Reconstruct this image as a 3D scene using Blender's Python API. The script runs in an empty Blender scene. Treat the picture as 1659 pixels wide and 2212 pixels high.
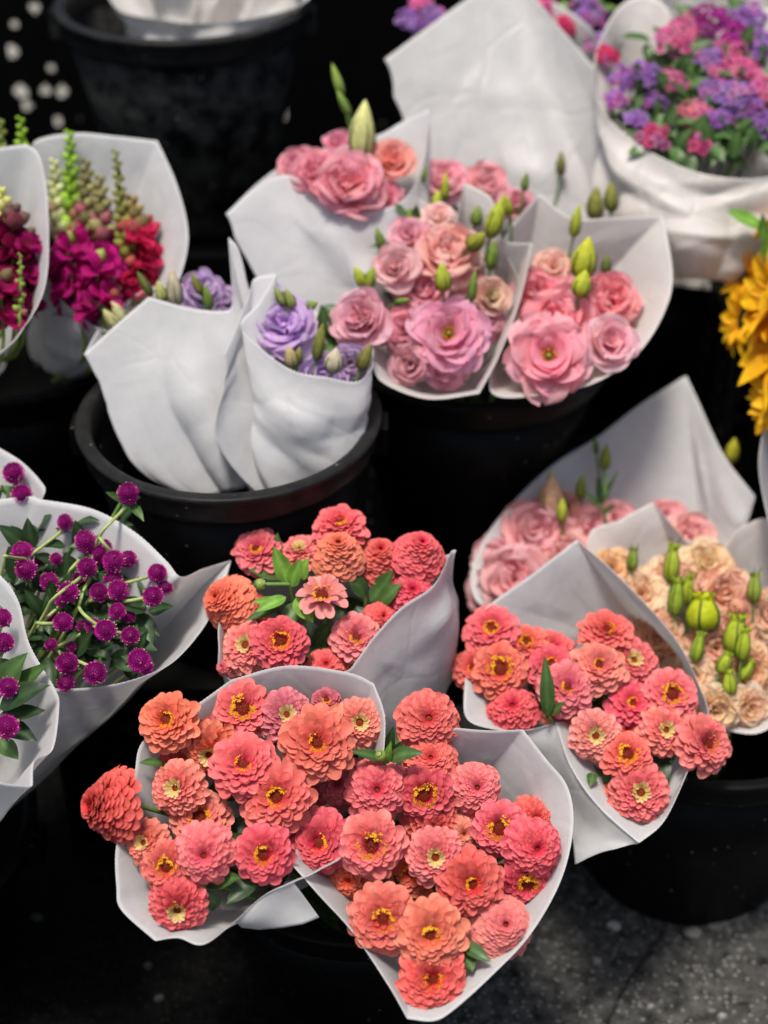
import bpy, math, random
import numpy as np
from mathutils import Vector

S = bpy.context.scene
COL = S.collection
R = math.radians

# ------------------------------------------------------------------ camera
PITCH = 36.0
CAM = np.array([0.0, 0.0, 1.6])
FPX, CX, CY = 3300.0, 829.5, 1106.0
cd = bpy.data.cameras.new('camera')
cam = bpy.data.objects.new('camera', cd); COL.objects.link(cam)
cam.location = CAM; cam.rotation_euler = (R(90 - PITCH), 0, 0)
cd.sensor_fit = 'VERTICAL'; cd.sensor_height = 36.0; cd.sensor_width = 27.0
cd.lens = 36.0 * FPX / 2212.0
cd.clip_start = 0.05; cd.clip_end = 300
cd.dof.use_dof = True; cd.dof.focus_distance = 1.60; cd.dof.aperture_fstop = 1.85
S.camera = cam

# ------------------------------------------------------------------ sky, sun, exposure
SUN_EL, SUN_AZ = 80.0, 225.0
w = bpy.data.worlds.new('World'); S.world = w; w.use_nodes = True
nt = w.node_tree
sky = nt.nodes.new('ShaderNodeTexSky'); sky.sky_type = 'NISHITA'; sky.sun_disc = False
sky.sun_elevation = R(SUN_EL); sky.sun_rotation = R(SUN_AZ)
sky.air_density = 1.0; sky.dust_density = 4.0; sky.ozone_density = 1.0
bg = nt.nodes['Background']; bg.inputs['Strength'].default_value = 0.085
nt.links.new(sky.outputs[0], bg.inputs['Color'])
sd = bpy.data.lights.new('sun', 'SUN'); sd.energy = 2.5; sd.angle = R(12); sd.color = (1.0, 0.95, 0.88)
sun = bpy.data.objects.new('sun', sd); COL.objects.link(sun)
_e, _a = R(SUN_EL), R(SUN_AZ)
sdir = Vector((math.sin(_a) * math.cos(_e), math.cos(_a) * math.cos(_e), math.sin(_e)))
sun.rotation_euler = sdir.to_track_quat('Z', 'Y').to_euler(); sun.location = (0, -1, 4)
S.view_settings.view_transform = 'Standard'; S.view_settings.look = 'None'
S.view_settings.exposure = 0.42; S.view_settings.gamma = 1.0
S.render.engine = 'CYCLES'
S.cycles.use_denoising = True
S.cycles.max_bounces = 8; S.cycles.transmission_bounces = 4
S.cycles.transparent_max_bounces = 6; S.cycles.diffuse_bounces = 5; S.cycles.glossy_bounces = 2

# ------------------------------------------------------------------ helpers
VR = np.array([1.0, 0, 0])
VF = np.array([0, math.cos(R(PITCH)), -math.sin(R(PITCH))])
VU = np.array([0, math.sin(R(PITCH)), math.cos(R(PITCH))])

def at(px, py, d):
    """a point the photograph shows at (px, py), d metres deep in the scene"""
    return CAM + d * VF + (px - CX) / FPX * d * VR + (CY - py) / FPX * d * VU

def facing(nx, ny):
    q = max(0.0, 1 - nx * nx - ny * ny)
    n = nx * VR + ny * VU - math.sqrt(q) * VF
    return n / np.linalg.norm(n)

def unit(v):
    return v / (np.linalg.norm(v) + 1e-12)

def frame(n):
    n = unit(n)
    t = np.array([0, 0, 1.0]) if abs(n[2]) < 0.9 else np.array([0, 1.0, 0])
    x = unit(np.cross(t, n)); y = np.cross(n, x)
    return np.stack([x, y, n])          # rows

def lin(r, g, b):
    f = lambda c: (c / 255 / 12.92) if c / 255 <= 0.04045 else ((c / 255 + 0.055) / 1.055) ** 2.4
    return np.array([f(r), f(g), f(b)])

class MB:
    """collects grids and tubes into ONE mesh with a colour attribute"""
    def __init__(s):
        s.v, s.f, s.c, s.n = [], [], [], 0
    def grid(s, P, C, close_u=False):
        """P: (rows, cols, 3); C: (3,), (rows, 3) or (rows, cols, 3)"""
        r, c = P.shape[:2]
        C = np.asarray(C, float)
        if C.ndim == 1: C = np.broadcast_to(C, (r, c, 3))
        elif C.ndim == 2: C = np.broadcast_to(C[:, None, :], (r, c, 3))
        i = np.arange(r * c).reshape(r, c) + s.n
        if close_u:
            j = np.concatenate([i, i[:, :1]], 1)
        else:
            j = i
        q = np.stack([j[:-1, :-1], j[:-1, 1:], j[1:, 1:], j[1:, :-1]], -1).reshape(-1, 4)
        s.v.append(P.reshape(-1, 3)); s.c.append(C.reshape(-1, 3)); s.f.append(q); s.n += r * c
    def tube(s, pts, rad, C, k=6):
        pts = np.asarray(pts, float); m = len(pts)
        rad = np.broadcast_to(np.asarray(rad, float), (m,))
        t = np.gradient(pts, axis=0)
        ref = np.array([0.31, 0.87, 0.38])
        P = np.zeros((m, k, 3)); an = np.linspace(0, 2 * np.pi, k, endpoint=False)
        for i in range(m):
            tt = unit(t[i]); x = unit(np.cross(ref, tt)); y = np.cross(tt, x)
            P[i] = pts[i] + rad[i] * (np.cos(an)[:, None] * x + np.sin(an)[:, None] * y)
        s.grid(P, C, True)
    def lathe(s, prof, o, n, C, k=10, twist=0.0, rib=0.0, nrib=5):
        """prof: list of (radius, height) about axis n at o"""
        fr = frame(n); m = len(prof); an = np.linspace(0, 2 * np.pi, k, endpoint=False)
        P = np.zeros((m, k, 3))
        for i, (r, h) in enumerate(prof):
            a = an + twist * i / m
            rr = r * (1 + rib * np.cos(nrib * an))
            P[i] = o + np.stack([rr * np.cos(a), rr * np.sin(a), np.full(k, h)], 1) @ fr
        s.grid(P, C, True)
    def box(s, lo, hi, C=(0.01, 0.01, 0.01)):
        x0, y0, z0 = lo; x1, y1, z1 = hi
        P = np.array([[x0,y0,z0],[x1,y0,z0],[x1,y1,z0],[x0,y1,z0],[x0,y0,z1],[x1,y0,z1],[x1,y1,z1],[x0,y1,z1]], float)
        q = np.array([[0,3,2,1],[4,5,6,7],[0,1,5,4],[1,2,6,5],[2,3,7,6],[3,0,4,7]]) + s.n
        s.v.append(P); s.c.append(np.tile(np.asarray(C, float), (8, 1))); s.f.append(q); s.n += 8
    def build(s, name, mat, parent=None, smooth=True):
        V = np.concatenate(s.v); F = np.concatenate(s.f); Cc = np.concatenate(s.c)
        if parent is not None: V = V - np.array(parent['_o'])
        me = bpy.data.meshes.new(name)
        me.vertices.add(len(V)); me.vertices.foreach_set('co', V.astype(np.float32).ravel())
        me.loops.add(F.size); me.loops.foreach_set('vertex_index', F.astype(np.int32).ravel())
        me.polygons.add(len(F))
        me.polygons.foreach_set('loop_start', np.arange(0, F.size, 4, dtype=np.int32))
        me.update(calc_edges=True)
        me.polygons.foreach_set('use_smooth', np.full(len(F), smooth))
        a = me.color_attributes.new('Col', 'FLOAT_COLOR', 'POINT')
        a.data.foreach_set('color', np.concatenate([np.clip(Cc, 0, 1), np.ones((len(Cc), 1))], 1).astype(np.float32).ravel())
        me.validate(); me.update()
        o = bpy.data.objects.new(name, me); COL.objects.link(o)
        if mat: me.materials.append(mat)
        if parent is not None: o.parent = parent
        return o

def thing(name, label, cat, o, group=None):
    e = bpy.data.objects.new(name, None); COL.objects.link(e)
    e.empty_display_size = 0.02
    e.location = [float(x) for x in o]; e['_o'] = [float(x) for x in o]
    e['label'] = label; e['category'] = cat
    if group: e['group'] = group
    return e

def bez(p0, p1, p2, p3, n):
    t = np.linspace(0, 1, n)[:, None]
    return (1-t)**3*p0 + 3*(1-t)**2*t*p1 + 3*(1-t)*t*t*p2 + t**3*p3

# ------------------------------------------------------------------ materials
def node_mat(name):
    m = bpy.data.materials.new(name); m.use_nodes = True
    n = m.node_tree; n.nodes.clear()
    return m, n, n.nodes, n.links

def organic(name, trans, rough, spec, var=0.12, nscale=160.0, hue=0.0, stretch=None):
    m, n, N, L = node_mat(name)
    out = N.new('ShaderNodeOutputMaterial')
    at_ = N.new('ShaderNodeAttribute'); at_.attribute_name = 'Col'
    tc = N.new('ShaderNodeTexCoord')
    no = N.new('ShaderNodeTexNoise'); no.inputs['Scale'].default_value = nscale; no.inputs['Detail'].default_value = 3
    L.new(tc.outputs['Object'], no.inputs['Vector'])
    mr = N.new('ShaderNodeMapRange'); mr.inputs['From Min'].default_value = .3; mr.inputs['From Max'].default_value = .7
    mr.inputs['To Min'].default_value = 1 - var; mr.inputs['To Max'].default_value = 1 + var
    L.new(no.outputs['Fac'], mr.inputs['Value'])
    hs = N.new('ShaderNodeHueSaturation'); L.new(at_.outputs['Color'], hs.inputs['Color']); L.new(mr.outputs[0], hs.inputs['Value'])
    p = N.new('ShaderNodeBsdfPrincipled'); L.new(hs.outputs[0], p.inputs['Base Color'])
    p.inputs['Roughness'].default_value = rough; p.inputs['Specular IOR Level'].default_value = spec
    bp = N.new('ShaderNodeBump'); bp.inputs['Strength'].default_value = .25; bp.inputs['Distance'].default_value = .001
    n2 = N.new('ShaderNodeTexNoise'); n2.inputs['Scale'].default_value = nscale * 4
    L.new(tc.outputs['Object'], n2.inputs['Vector']); L.new(n2.outputs['Fac'], bp.inputs['Height'])
    L.new(bp.outputs[0], p.inputs['Normal'])
    if trans > 0:
        t = N.new('ShaderNodeBsdfTranslucent'); L.new(hs.outputs[0], t.inputs['Color'])
        mx = N.new('ShaderNodeMixShader'); mx.inputs[0].default_value = trans
        L.new(p.outputs[0], mx.inputs[1]); L.new(t.outputs[0], mx.inputs[2]); L.new(mx.outputs[0], out.inputs[0])
    else:
        L.new(p.outputs[0], out.inputs[0])
    return m

M_PETAL = organic('petal', .15, .55, .25, .10, 120)
M_SOFT = organic('soft_petal', .45, .65, .15, .10, 90)
M_LEAF = organic('leaf', .18, .42, .4, .22, 70)
M_STEM = organic('stem', 0, .5, .35, .15, 90)
M_DISC = organic('disc', 0, .7, .2, .35, 900)
M_BUD = organic('bud', .15, .6, .2, .2, 110)

def paper_mat(name, tint, trans=.28, crump=1.0):
    m, n, N, L = node_mat(name)
    out = N.new('ShaderNodeOutputMaterial'); tc = N.new('ShaderNodeTexCoord')
    n1 = N.new('ShaderNodeTexNoise'); n1.inputs['Scale'].default_value = 30; n1.inputs['Detail'].default_value = 6; n1.inputs['Roughness'].default_value = .65
    L.new(tc.outputs['Object'], n1.inputs['Vector'])
    cr = N.new('ShaderNodeValToRGB')
    cr.color_ramp.elements[0].position = .3; cr.color_ramp.elements[1].position = .72
    t = np.array(tint)
    cr.color_ramp.elements[0].color = (*(t * .90), 1); cr.color_ramp.elements[1].color = (*t, 1)
    L.new(n1.outputs['Fac'], cr.inputs[0])
    p = N.new('ShaderNodeBsdfPrincipled'); L.new(cr.outputs[0], p.inputs['Base Color'])
    p.inputs['Roughness'].default_value = .42; p.inputs['Specular IOR Level'].default_value = .38
    # crumple: large soft dents, sharp creases, fine fibre
    vo = N.new('ShaderNodeTexVoronoi'); vo.feature = 'DISTANCE_TO_EDGE'; vo.inputs['Scale'].default_value = 9
    nd = N.new('ShaderNodeTexNoise'); nd.inputs['Scale'].default_value = 6; nd.inputs['Detail'].default_value = 2
    L.new(tc.outputs['Object'], nd.inputs['Vector'])
    mixv = N.new('ShaderNodeMixRGB'); mixv.inputs[0].default_value = .12
    L.new(tc.outputs['Object'], mixv.inputs[1]); L.new(nd.outputs['Color'], mixv.inputs[2]); L.new(mixv.outputs[0], vo.inputs['Vector'])
    mv = N.new('ShaderNodeMath'); mv.operation = 'MINIMUM'; mv.inputs[1].default_value = .05; L.new(vo.outputs['Distance'], mv.inputs[0])
    b1 = N.new('ShaderNodeBump'); b1.inputs['Strength'].default_value = .17 * crump; b1.inputs['Distance'].default_value = .05
    L.new(mv.outputs[0], b1.inputs['Height'])
    n3 = N.new('ShaderNodeTexNoise'); n3.inputs['Scale'].default_value = 22; n3.inputs['Detail'].default_value = 4; n3.inputs['Distortion'].default_value = 1.2
    L.new(tc.outputs['Object'], n3.inputs['Vector'])
    b2 = N.new('ShaderNodeBump'); b2.inputs['Strength'].default_value = .13 * crump; b2.inputs['Distance'].default_value = .012
    L.new(n3.outputs['Fac'], b2.inputs['Height']); L.new(b1.outputs[0], b2.inputs['Normal'])
    n4 = N.new('ShaderNodeTexNoise'); n4.inputs['Scale'].default_value = 500; n4.inputs['Detail'].default_value = 3
    L.new(tc.outputs['Object'], n4.inputs['Vector'])
    b3 = N.new('ShaderNodeBump'); b3.inputs['Strength'].default_value = .05; b3.inputs['Distance'].default_value = .0008
    L.new(n4.outputs['Fac'], b3.inputs['Height']); L.new(b2.outputs[0], b3.inputs['Normal'])
    L.new(b3.outputs[0], p.inputs['Normal'])
    tr = N.new('ShaderNodeBsdfTranslucent'); L.new(cr.outputs[0], tr.inputs['Color']); L.new(b2.outputs[0], tr.inputs['Normal'])
    mx = N.new('ShaderNodeMixShader'); mx.inputs[0].default_value = trans
    L.new(p.outputs[0], mx.inputs[1]); L.new(tr.outputs[0], mx.inputs[2]); L.new(mx.outputs[0], out.inputs[0])
    return m
M_PAPER = paper_mat('white_paper', (.89, .885, .88), .52)
M_CREAM = paper_mat('cream_paper', (.91, .88, .85), .52)
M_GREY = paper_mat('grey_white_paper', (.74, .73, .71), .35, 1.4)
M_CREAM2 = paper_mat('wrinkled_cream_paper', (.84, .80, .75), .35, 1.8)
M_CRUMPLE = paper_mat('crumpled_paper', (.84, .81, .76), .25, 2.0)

def plastic(name, base, rough, dust, scale):
    m, n, N, L = node_mat(name)
    out = N.new('ShaderNodeOutputMaterial'); tc = N.new('ShaderNodeTexCoord')
    vo = N.new('ShaderNodeTexVoronoi'); vo.inputs['Scale'].default_value = scale
    L.new(tc.outputs['Object'], vo.inputs['Vector'])
    lt = N.new('ShaderNodeMath'); lt.operation = 'LESS_THAN'; lt.inputs[1].default_value = .13
    L.new(vo.outputs['Distance'], lt.inputs[0])
    sp = N.new('ShaderNodeSeparateColor'); L.new(vo.outputs['Color'], sp.inputs[0])
    gt = N.new('ShaderNodeMath'); gt.operation = 'GREATER_THAN'; gt.inputs[1].default_value = .82; L.new(sp.outputs[0], gt.inputs[0])
    mu = N.new('ShaderNodeMath'); mu.operation = 'MULTIPLY'; L.new(lt.outputs[0], mu.inputs[0]); L.new(gt.outputs[0], mu.inputs[1])
    no = N.new('ShaderNodeTexNoise'); no.inputs['Scale'].default_value = 26; no.inputs['Detail'].default_value = 8; no.inputs['Roughness'].default_value = .7
    L.new(tc.outputs['Object'], no.inputs['Vector'])
    cr = N.new('ShaderNodeValToRGB'); cr.color_ramp.elements[0].position = .42; cr.color_ramp.elements[1].position = .66
    cr.color_ramp.elements[0].color = (base, base, base * 1.05, 1)
    d = base + dust; cr.color_ramp.elements[1].color = (d, d, d * .86, 1)
    L.new(no.outputs['Fac'], cr.inputs[0])
    mx = N.new('ShaderNodeMixRGB'); L.new(mu.outputs[0], mx.inputs[0]); L.new(cr.outputs[0], mx.inputs[1]); mx.inputs[2].default_value = (.16, .16, .145, 1)
    p = N.new('ShaderNodeBsdfPrincipled'); L.new(mx.outputs[0], p.inputs['Base Color'])
    p.inputs['Roughness'].default_value = rough; p.inputs['Specular IOR Level'].default_value = .10
    bp = N.new('ShaderNodeBump'); bp.inputs['Strength'].default_value = .15; bp.inputs['Distance'].default_value = .004
    L.new(no.outputs['Fac'], bp.inputs['Height']); L.new(bp.outputs[0], p.inputs['Normal'])
    L.new(p.outputs[0], out.inputs[0])
    return m
M_BUCKET = plastic('black_bucket_plastic', .003, .45, .003, 75)
M_DUSTY = plastic('dusty_bucket_plastic', .004, .6, .055, 48)
M_RIM = plastic('grey_rim_plastic', .014, .38, .012, 90)  # greyer base than the plain bucket plastic
M_CRATE = plastic('black_crate_plastic', .002, .6, .002, 40)

def asphalt():
    m, n, N, L = node_mat('asphalt')
    out = N.new('ShaderNodeOutputMaterial'); tc = N.new('ShaderNodeTexCoord')
    def vor(scale, thr, pick):
        vo = N.new('ShaderNodeTexVoronoi'); vo.inputs['Scale'].default_value = scale
        L.new(tc.outputs['Object'], vo.inputs['Vector'])
        lt = N.new('ShaderNodeMath'); lt.operation = 'LESS_THAN'; lt.inputs[1].default_value = thr; L.new(vo.outputs['Distance'], lt.inputs[0])
        sp = N.new('ShaderNodeSeparateColor'); L.new(vo.outputs['Color'], sp.inputs[0])
        gt = N.new('ShaderNodeMath'); gt.operation = 'GREATER_THAN'; gt.inputs[1].default_value = pick; L.new(sp.outputs[1], gt.inputs[0])
        mu = N.new('ShaderNodeMath'); mu.operation = 'MULTIPLY'; L.new(lt.outputs[0], mu.inputs[0]); L.new(gt.outputs[0], mu.inputs[1])
        return mu.outputs[0], vo
    no = N.new('ShaderNodeTexNoise'); no.inputs['Scale'].default_value = 45; no.inputs['Detail'].default_value = 9; no.inputs['Roughness'].default_value = .75
    L.new(tc.outputs['Object'], no.inputs['Vector'])
    cr = N.new('ShaderNodeValToRGB')
    cr.color_ramp.elements[0].position = .35; cr.color_ramp.elements[1].position = .7
    cr.color_ramp.elements[0].color = (.010, .010, .0095, 1); cr.color_ramp.elements[1].color = (.15, .147, .135, 1)
    L.new(no.outputs['Fac'], cr.inputs[0])
    a1, _ = vor(150, .34, .55); a2, _ = vor(75, .20, .88)
    x1 = N.new('ShaderNodeMixRGB'); L.new(a1, x1.inputs[0]); L.new(cr.outputs[0], x1.inputs[1]); x1.inputs[2].default_value = (.22, .215, .20, 1)
    x2 = N.new('ShaderNodeMixRGB'); L.new(a2, x2.inputs[0]); L.new(x1.outputs[0], x2.inputs[1]); x2.inputs[2].default_value = (.20, .195, .18, 1)
    # ground shade painted in: asphalt darkened to the left, with a ragged edge
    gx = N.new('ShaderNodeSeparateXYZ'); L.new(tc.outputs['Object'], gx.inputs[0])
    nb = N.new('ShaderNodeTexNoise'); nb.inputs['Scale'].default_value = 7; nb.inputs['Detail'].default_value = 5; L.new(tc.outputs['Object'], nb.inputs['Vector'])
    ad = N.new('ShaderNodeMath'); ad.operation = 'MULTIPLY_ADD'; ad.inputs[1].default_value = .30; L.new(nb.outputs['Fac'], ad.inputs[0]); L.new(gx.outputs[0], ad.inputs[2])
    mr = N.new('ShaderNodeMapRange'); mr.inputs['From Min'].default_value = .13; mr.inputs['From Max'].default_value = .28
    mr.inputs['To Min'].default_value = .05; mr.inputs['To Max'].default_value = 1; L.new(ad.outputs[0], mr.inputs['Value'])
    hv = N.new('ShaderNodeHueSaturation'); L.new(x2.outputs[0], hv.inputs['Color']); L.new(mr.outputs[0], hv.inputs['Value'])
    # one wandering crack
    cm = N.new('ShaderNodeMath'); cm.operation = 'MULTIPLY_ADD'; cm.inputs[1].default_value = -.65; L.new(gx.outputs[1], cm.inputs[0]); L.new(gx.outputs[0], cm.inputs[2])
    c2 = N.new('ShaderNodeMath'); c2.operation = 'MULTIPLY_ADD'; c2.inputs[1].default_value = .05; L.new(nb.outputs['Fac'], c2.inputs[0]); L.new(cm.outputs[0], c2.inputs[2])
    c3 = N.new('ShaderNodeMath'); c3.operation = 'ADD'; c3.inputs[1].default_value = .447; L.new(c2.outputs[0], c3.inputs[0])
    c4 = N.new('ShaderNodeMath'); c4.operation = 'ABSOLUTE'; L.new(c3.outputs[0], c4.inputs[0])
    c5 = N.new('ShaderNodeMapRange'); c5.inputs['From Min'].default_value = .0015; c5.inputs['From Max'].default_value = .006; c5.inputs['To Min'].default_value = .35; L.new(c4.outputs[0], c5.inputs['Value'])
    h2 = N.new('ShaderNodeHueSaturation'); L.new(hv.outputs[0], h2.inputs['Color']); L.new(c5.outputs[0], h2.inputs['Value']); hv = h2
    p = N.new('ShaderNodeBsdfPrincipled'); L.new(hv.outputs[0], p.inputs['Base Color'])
    p.inputs['Roughness'].default_value = .95; p.inputs['Specular IOR Level'].default_value = .08
    bp = N.new('ShaderNodeBump'); bp.inputs['Strength'].default_value = .8; bp.inputs['Distance'].default_value = .006
    L.new(no.outputs['Fac'], bp.inputs['Height']); L.new(bp.outputs[0], p.inputs['Normal']); L.new(p.outputs[0], out.inputs[0])
    return m
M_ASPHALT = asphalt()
M_CHIP = organic('stone_chip', 0, .85, .2, .3, 60)
# ------------------------------------------------------------------ petals
def petal_ring(mb, o, fr, rng, n, r0, z0, Ln, W, e0, e1, cup=.15, ruf=0., rfr=5., ph=0., jit=.06, ejit=5., cb=(.5,.1,.1), ct=(.5,.1,.1),
               nu=4, nv=6, neck=.35, tc=.62, point=0., cpow=1.0, curl=0.):
    """n petals set round the axis fr[2] at o; every petal a curved blade of its own"""
    cb = np.asarray(cb); ct = np.asarray(ct)
    x = np.linspace(0, 1, nv + 1); t = 1 - (1 - x) ** 1.9
    s = np.linspace(-1, 1, nu + 1)
    prof = (neck + (1 - neck) * np.sin(np.clip(t / tc, 0, 1) * np.pi / 2))
    if point > 0:
        tip = np.where(t > tc, 1 - ((t - tc) / (1 - tc)) ** (2 - point), 1.0)
    else:
        tip = np.where(t > tc, np.sqrt(np.clip(1 - (np.clip(t - tc, 0, 1) / (1 - tc)) ** 2.4, 0.03, 1)), 1.0)
    prof = prof * tip
    for i in range(n):
        a = ph + 2 * np.pi * (i + rng.uniform(-.30, .30)) / n
        L_ = Ln * (1 + rng.uniform(-jit, jit) * 1.6); W_ = W * (1 + rng.uniform(-jit, jit) * 1.5)
        ea = R(e0 + rng.uniform(-ejit, ejit)); eb = R(e1 + rng.uniform(-ejit, ejit) * 1.6)
        e = ea + (eb - ea) * t + curl * t ** 4
        dt = np.diff(t, prepend=0.)
        rr = r0 + L_ * np.cumsum(np.cos(e) * dt); zz = z0 + L_ * np.cumsum(np.sin(e) * dt)
        hw = .5 * W_ * prof
        tw = rng.uniform(-.25, .25)
        Y = hw[:, None] * s[None, :]
        off = cup * hw[:, None] * (s[None, :] ** 2) + tw * Y * t[:, None]
        if ruf:
            p1 = rng.uniform(0, 6.28)
            off = off + ruf * L_ * (t[:, None] ** 2) * (np.sin(rfr * s[None, :] + p1) + .5 * np.sin(2.3 * rfr * s[None, :] + 2 * p1))
        Rr = rr[:, None] - np.sin(e)[:, None] * off
        Zz = zz[:, None] + np.cos(e)[:, None] * off
        ca, sa = np.cos(a), np.sin(a)
        X = Rr * ca - Y * sa; Yy = Rr * sa + Y * ca
        P = o + np.stack([X, Yy, Zz], -1) @ fr
        k = (t ** cpow)[:, None]
        v = (1 + rng.uniform(-.10, .10)) * (1 + rng.uniform(-.05, .05, 3))
        mb.grid(P, (cb * (1 - k) + ct * k) * v)

def leaf_blade(mb, p0, p1, wid, nrm, bend, rng, col, nv=8, nu=4, fold=.25, tcw=.38):
    p0, p1 = np.asarray(p0), np.asarray(p1)
    ax = p1 - p0; ln = np.linalg.norm(ax); ax = ax / ln
    side = unit(np.cross(nrm, ax)); up = np.cross(ax, side)
    t = np.linspace(0, 1, nv + 1); s = np.linspace(-1, 1, nu + 1)
    hw = .5 * wid * (np.sin(np.pi * np.clip(t, 0, 1) ** .75) * .95 + .05) * np.where(t > .97, .25, 1)
    mid = p0 + t[:, None] * ln * ax + (bend * ln * 4 * t * (1 - t))[:, None] * up
    wv = .04 * wid * np.sin(9 * t + rng.uniform(0, 6))
    P = mid[:, None, :] + (hw[:, None] * s)[..., None] * side + (fold * hw[:, None] * np.abs(s) + wv[:, None] * s)[..., None] * up
    C = np.broadcast_to(np.asarray(col), (nv + 1, nu + 1, 3)).copy()
    C[:, nu // 2] = C[:, nu // 2] * 1.5 + .01
    mb.grid(P, C)

LEAFD = lin(46, 70, 38); LEAFM = lin(72, 102, 50); LEAFB = lin(118, 165, 62); STEMG = lin(110, 145, 70)

def stem_to(mb, head, n, root, rad=.0022, col=STEMG, k=6, m=12, pull=.09):
    mb.tube(bez(head, head - n * pull, root + (head - root) * .35, root, m), np.linspace(rad, rad * 1.15, m), col, k)

# ------------------------------------------------------------------ zinnia
ZC = {  # inner, outer petal colour
 'coral': ((230,72,70), (240,108,92)), 'orange': ((232,82,54), (240,116,84)), 'pinkcoral': ((232,66,92), (242,102,112)),
 'salmon': ((234,102,108), (244,140,130)), 'hot': ((226,34,78), (236,60,98)), 'red': ((222,42,54), (236,72,74)),
 'pink': ((234,88,112), (246,128,130)), 'mauve': ((206,78,122), (226,112,138)), 'pale': ((238,140,120), (242,160,140)),
 'dusty': ((176,52,86), (196,72,106)), 'peach': ((238,108,78), (244,136,102))}

def zinnia(px, py, rpx, d, kind, colour, nx, ny, root, label, group, seed, leaves=2):
    rng = np.random.default_rng(seed)
    o = at(px, py, d); n = facing(nx, ny); fr = frame(n)
    q = rng.uniform(0, 6.28); c, s_ = math.cos(q), math.sin(q)
    fr = np.array([[c, s_, 0], [-s_, c, 0], [0, 0, 1]]) @ fr
    Rr = 1.09 * rpx / FPX * d
    ci, co = (lin(*x) for x in ZC[colour])
    j = rng.uniform(.92, 1.06, 3) * np.array([1, rng.uniform(.85, 1.2), rng.uniform(.85, 1.2)])
    pk = np.array([1.02, .96, 1.02]); ci = ci * j * pk * .92; co = co * j * pk * .94
    e = thing('zinnia', label, 'flower', root, group)
    N, rin, mound, disc = {'D': (9, .22, .48, .12), 'Y': (6, .40, .24, .24), 'P': (8, .30, .38, .16), 'L': (7, .34, .32, .20),
                           'B': (12, .14, .70, .10), 'S': (2, .7, .08, .24)}[kind]
    disc *= rng.uniform(.85, 1.2); mound *= rng.uniform(.85, 1.2)
    mb = MB(); o2 = o - n * Rr * mound * .55
    for i in range(N):
        f = i / (N - 1)
        ro = Rr * (1 - (1 - rin - .10) * f ** 1.05) * (1 + .0 * f)
        r0 = Rr * disc * (.75 + .2 * (1 - f))
        Ln = (ro - r0) * (1.04 + .10 * f); W = Rr * ((.39 - .17 * f) if kind in 'DBP' else (.46 - .20 * f)) * rng.uniform(.92, 1.08)
        if kind == 'B': Ln = min(Ln, Rr * .46); r0 = max(r0, ro - Ln)
        nn = max(7, int(round(2 * np.pi * (ro * .86) / (W * .74))))
        if kind == 'S': nn = 11
        z0 = Rr * mound * 1.15 * (f ** .85)
        ea = 26 + 26 * f; eb = (-46 if kind in 'DB' else -26) + 58 * f
        jit = .08 if kind in 'LY' else .05
        cc = ci * f + co * (1 - f)
        tip = cc * .74 + lin(252, 186, 162) * .26
        base = cc * np.array([.92, .80, .82])
        if kind in 'P' and f > .90:
            W *= .75; ea = 62; eb = 40
            tip = lin(244, 214, 168) * .75 + cc * .25; base = lin(214, 196, 110)
        petal_ring(mb, o2, fr, rng, nn, r0, z0, Ln, W, ea, eb, cup=.20 if kind == 'B' else .42 if kind in 'DP' else .30, ph=rng.uniform(0, 6.28), jit=jit,
                   ejit=6 if kind in 'DB' else 10, cb=base, ct=tip, nu=4, nv=7, neck=.46, tc=.62, cpow=1.6)
    if kind in 'YL':    # odd petals that stand up crooked among the florets
        petal_ring(mb, o2, fr, rng, rng.integers(2, 5), Rr * disc * .8, Rr * mound * 1.05, Rr * .24, Rr * .15, 55, 15, cup=.5, cb=ci, ct=co, ph=rng.uniform(0, 6), ejit=30, jit=.2)
    if kind == 'L':     # a few young petals standing up across the middle
        petal_ring(mb, o2, fr, rng, 5, Rr * .1, Rr * mound, Rr * .26, Rr * .15, 50, 30, cup=.5, cb=ci, ct=co, ph=rng.uniform(0, 6), ejit=20)
    mb.build('petals', M_PETAL, e)
    # centre: a low dome of scales
    db = MB(); oc = o2 + n * Rr * mound * .92
    dc = lin(150, 52, 26) if kind in 'YLS' else lin(176, 70, 36)
    rd = Rr * disc
    prof = [(rd * math.cos(a), rd * .45 * math.sin(a)) for a in np.linspace(-.3, 1.5, 5)]
    db.lathe(prof, oc, n, dc * .6, 12)
    ga = np.pi * (3 - math.sqrt(5)); m = 46
    for i in range(m):
        rr = rd * math.sqrt((i + .5) / m); a = i * ga
        h = rd * .45 * math.sqrt(max(0, 1 - (rr / rd) ** 2 * .9))
        p = np.array([rr * math.cos(a), rr * math.sin(a), h])
        ou = np.array([math.cos(a) * .35, math.sin(a) * .35, .9])
        b = rd * .10
        P = np.stack([np.stack([p + [-b, 0, 0], p + [b, 0, 0]]), np.stack([p + ou * rd * .36 + [-b*.2, 0, 0], p + ou * rd * .36 + [b*.2, 0, 0]])])
        db.grid(oc + P @ fr, dc * rng.uniform(.7, 1.5))
    db.build('disc', M_DISC, e)
    # florets: little golden stars (or cream tongues) round the disc
    fb = MB()
    nf = {'D': 8, 'Y': 30, 'P': 14, 'L': 17, 'B': 5, 'S': 12}[kind]
    gold = lin(250, 188, 34) if kind in 'YLS' else lin(240, 202, 128)
    a0 = rng.uniform(0, 6.28); arc = 2 * np.pi * (rng.uniform(.78, 1.0) if kind != 'L' else rng.uniform(.5, .8))
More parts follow.
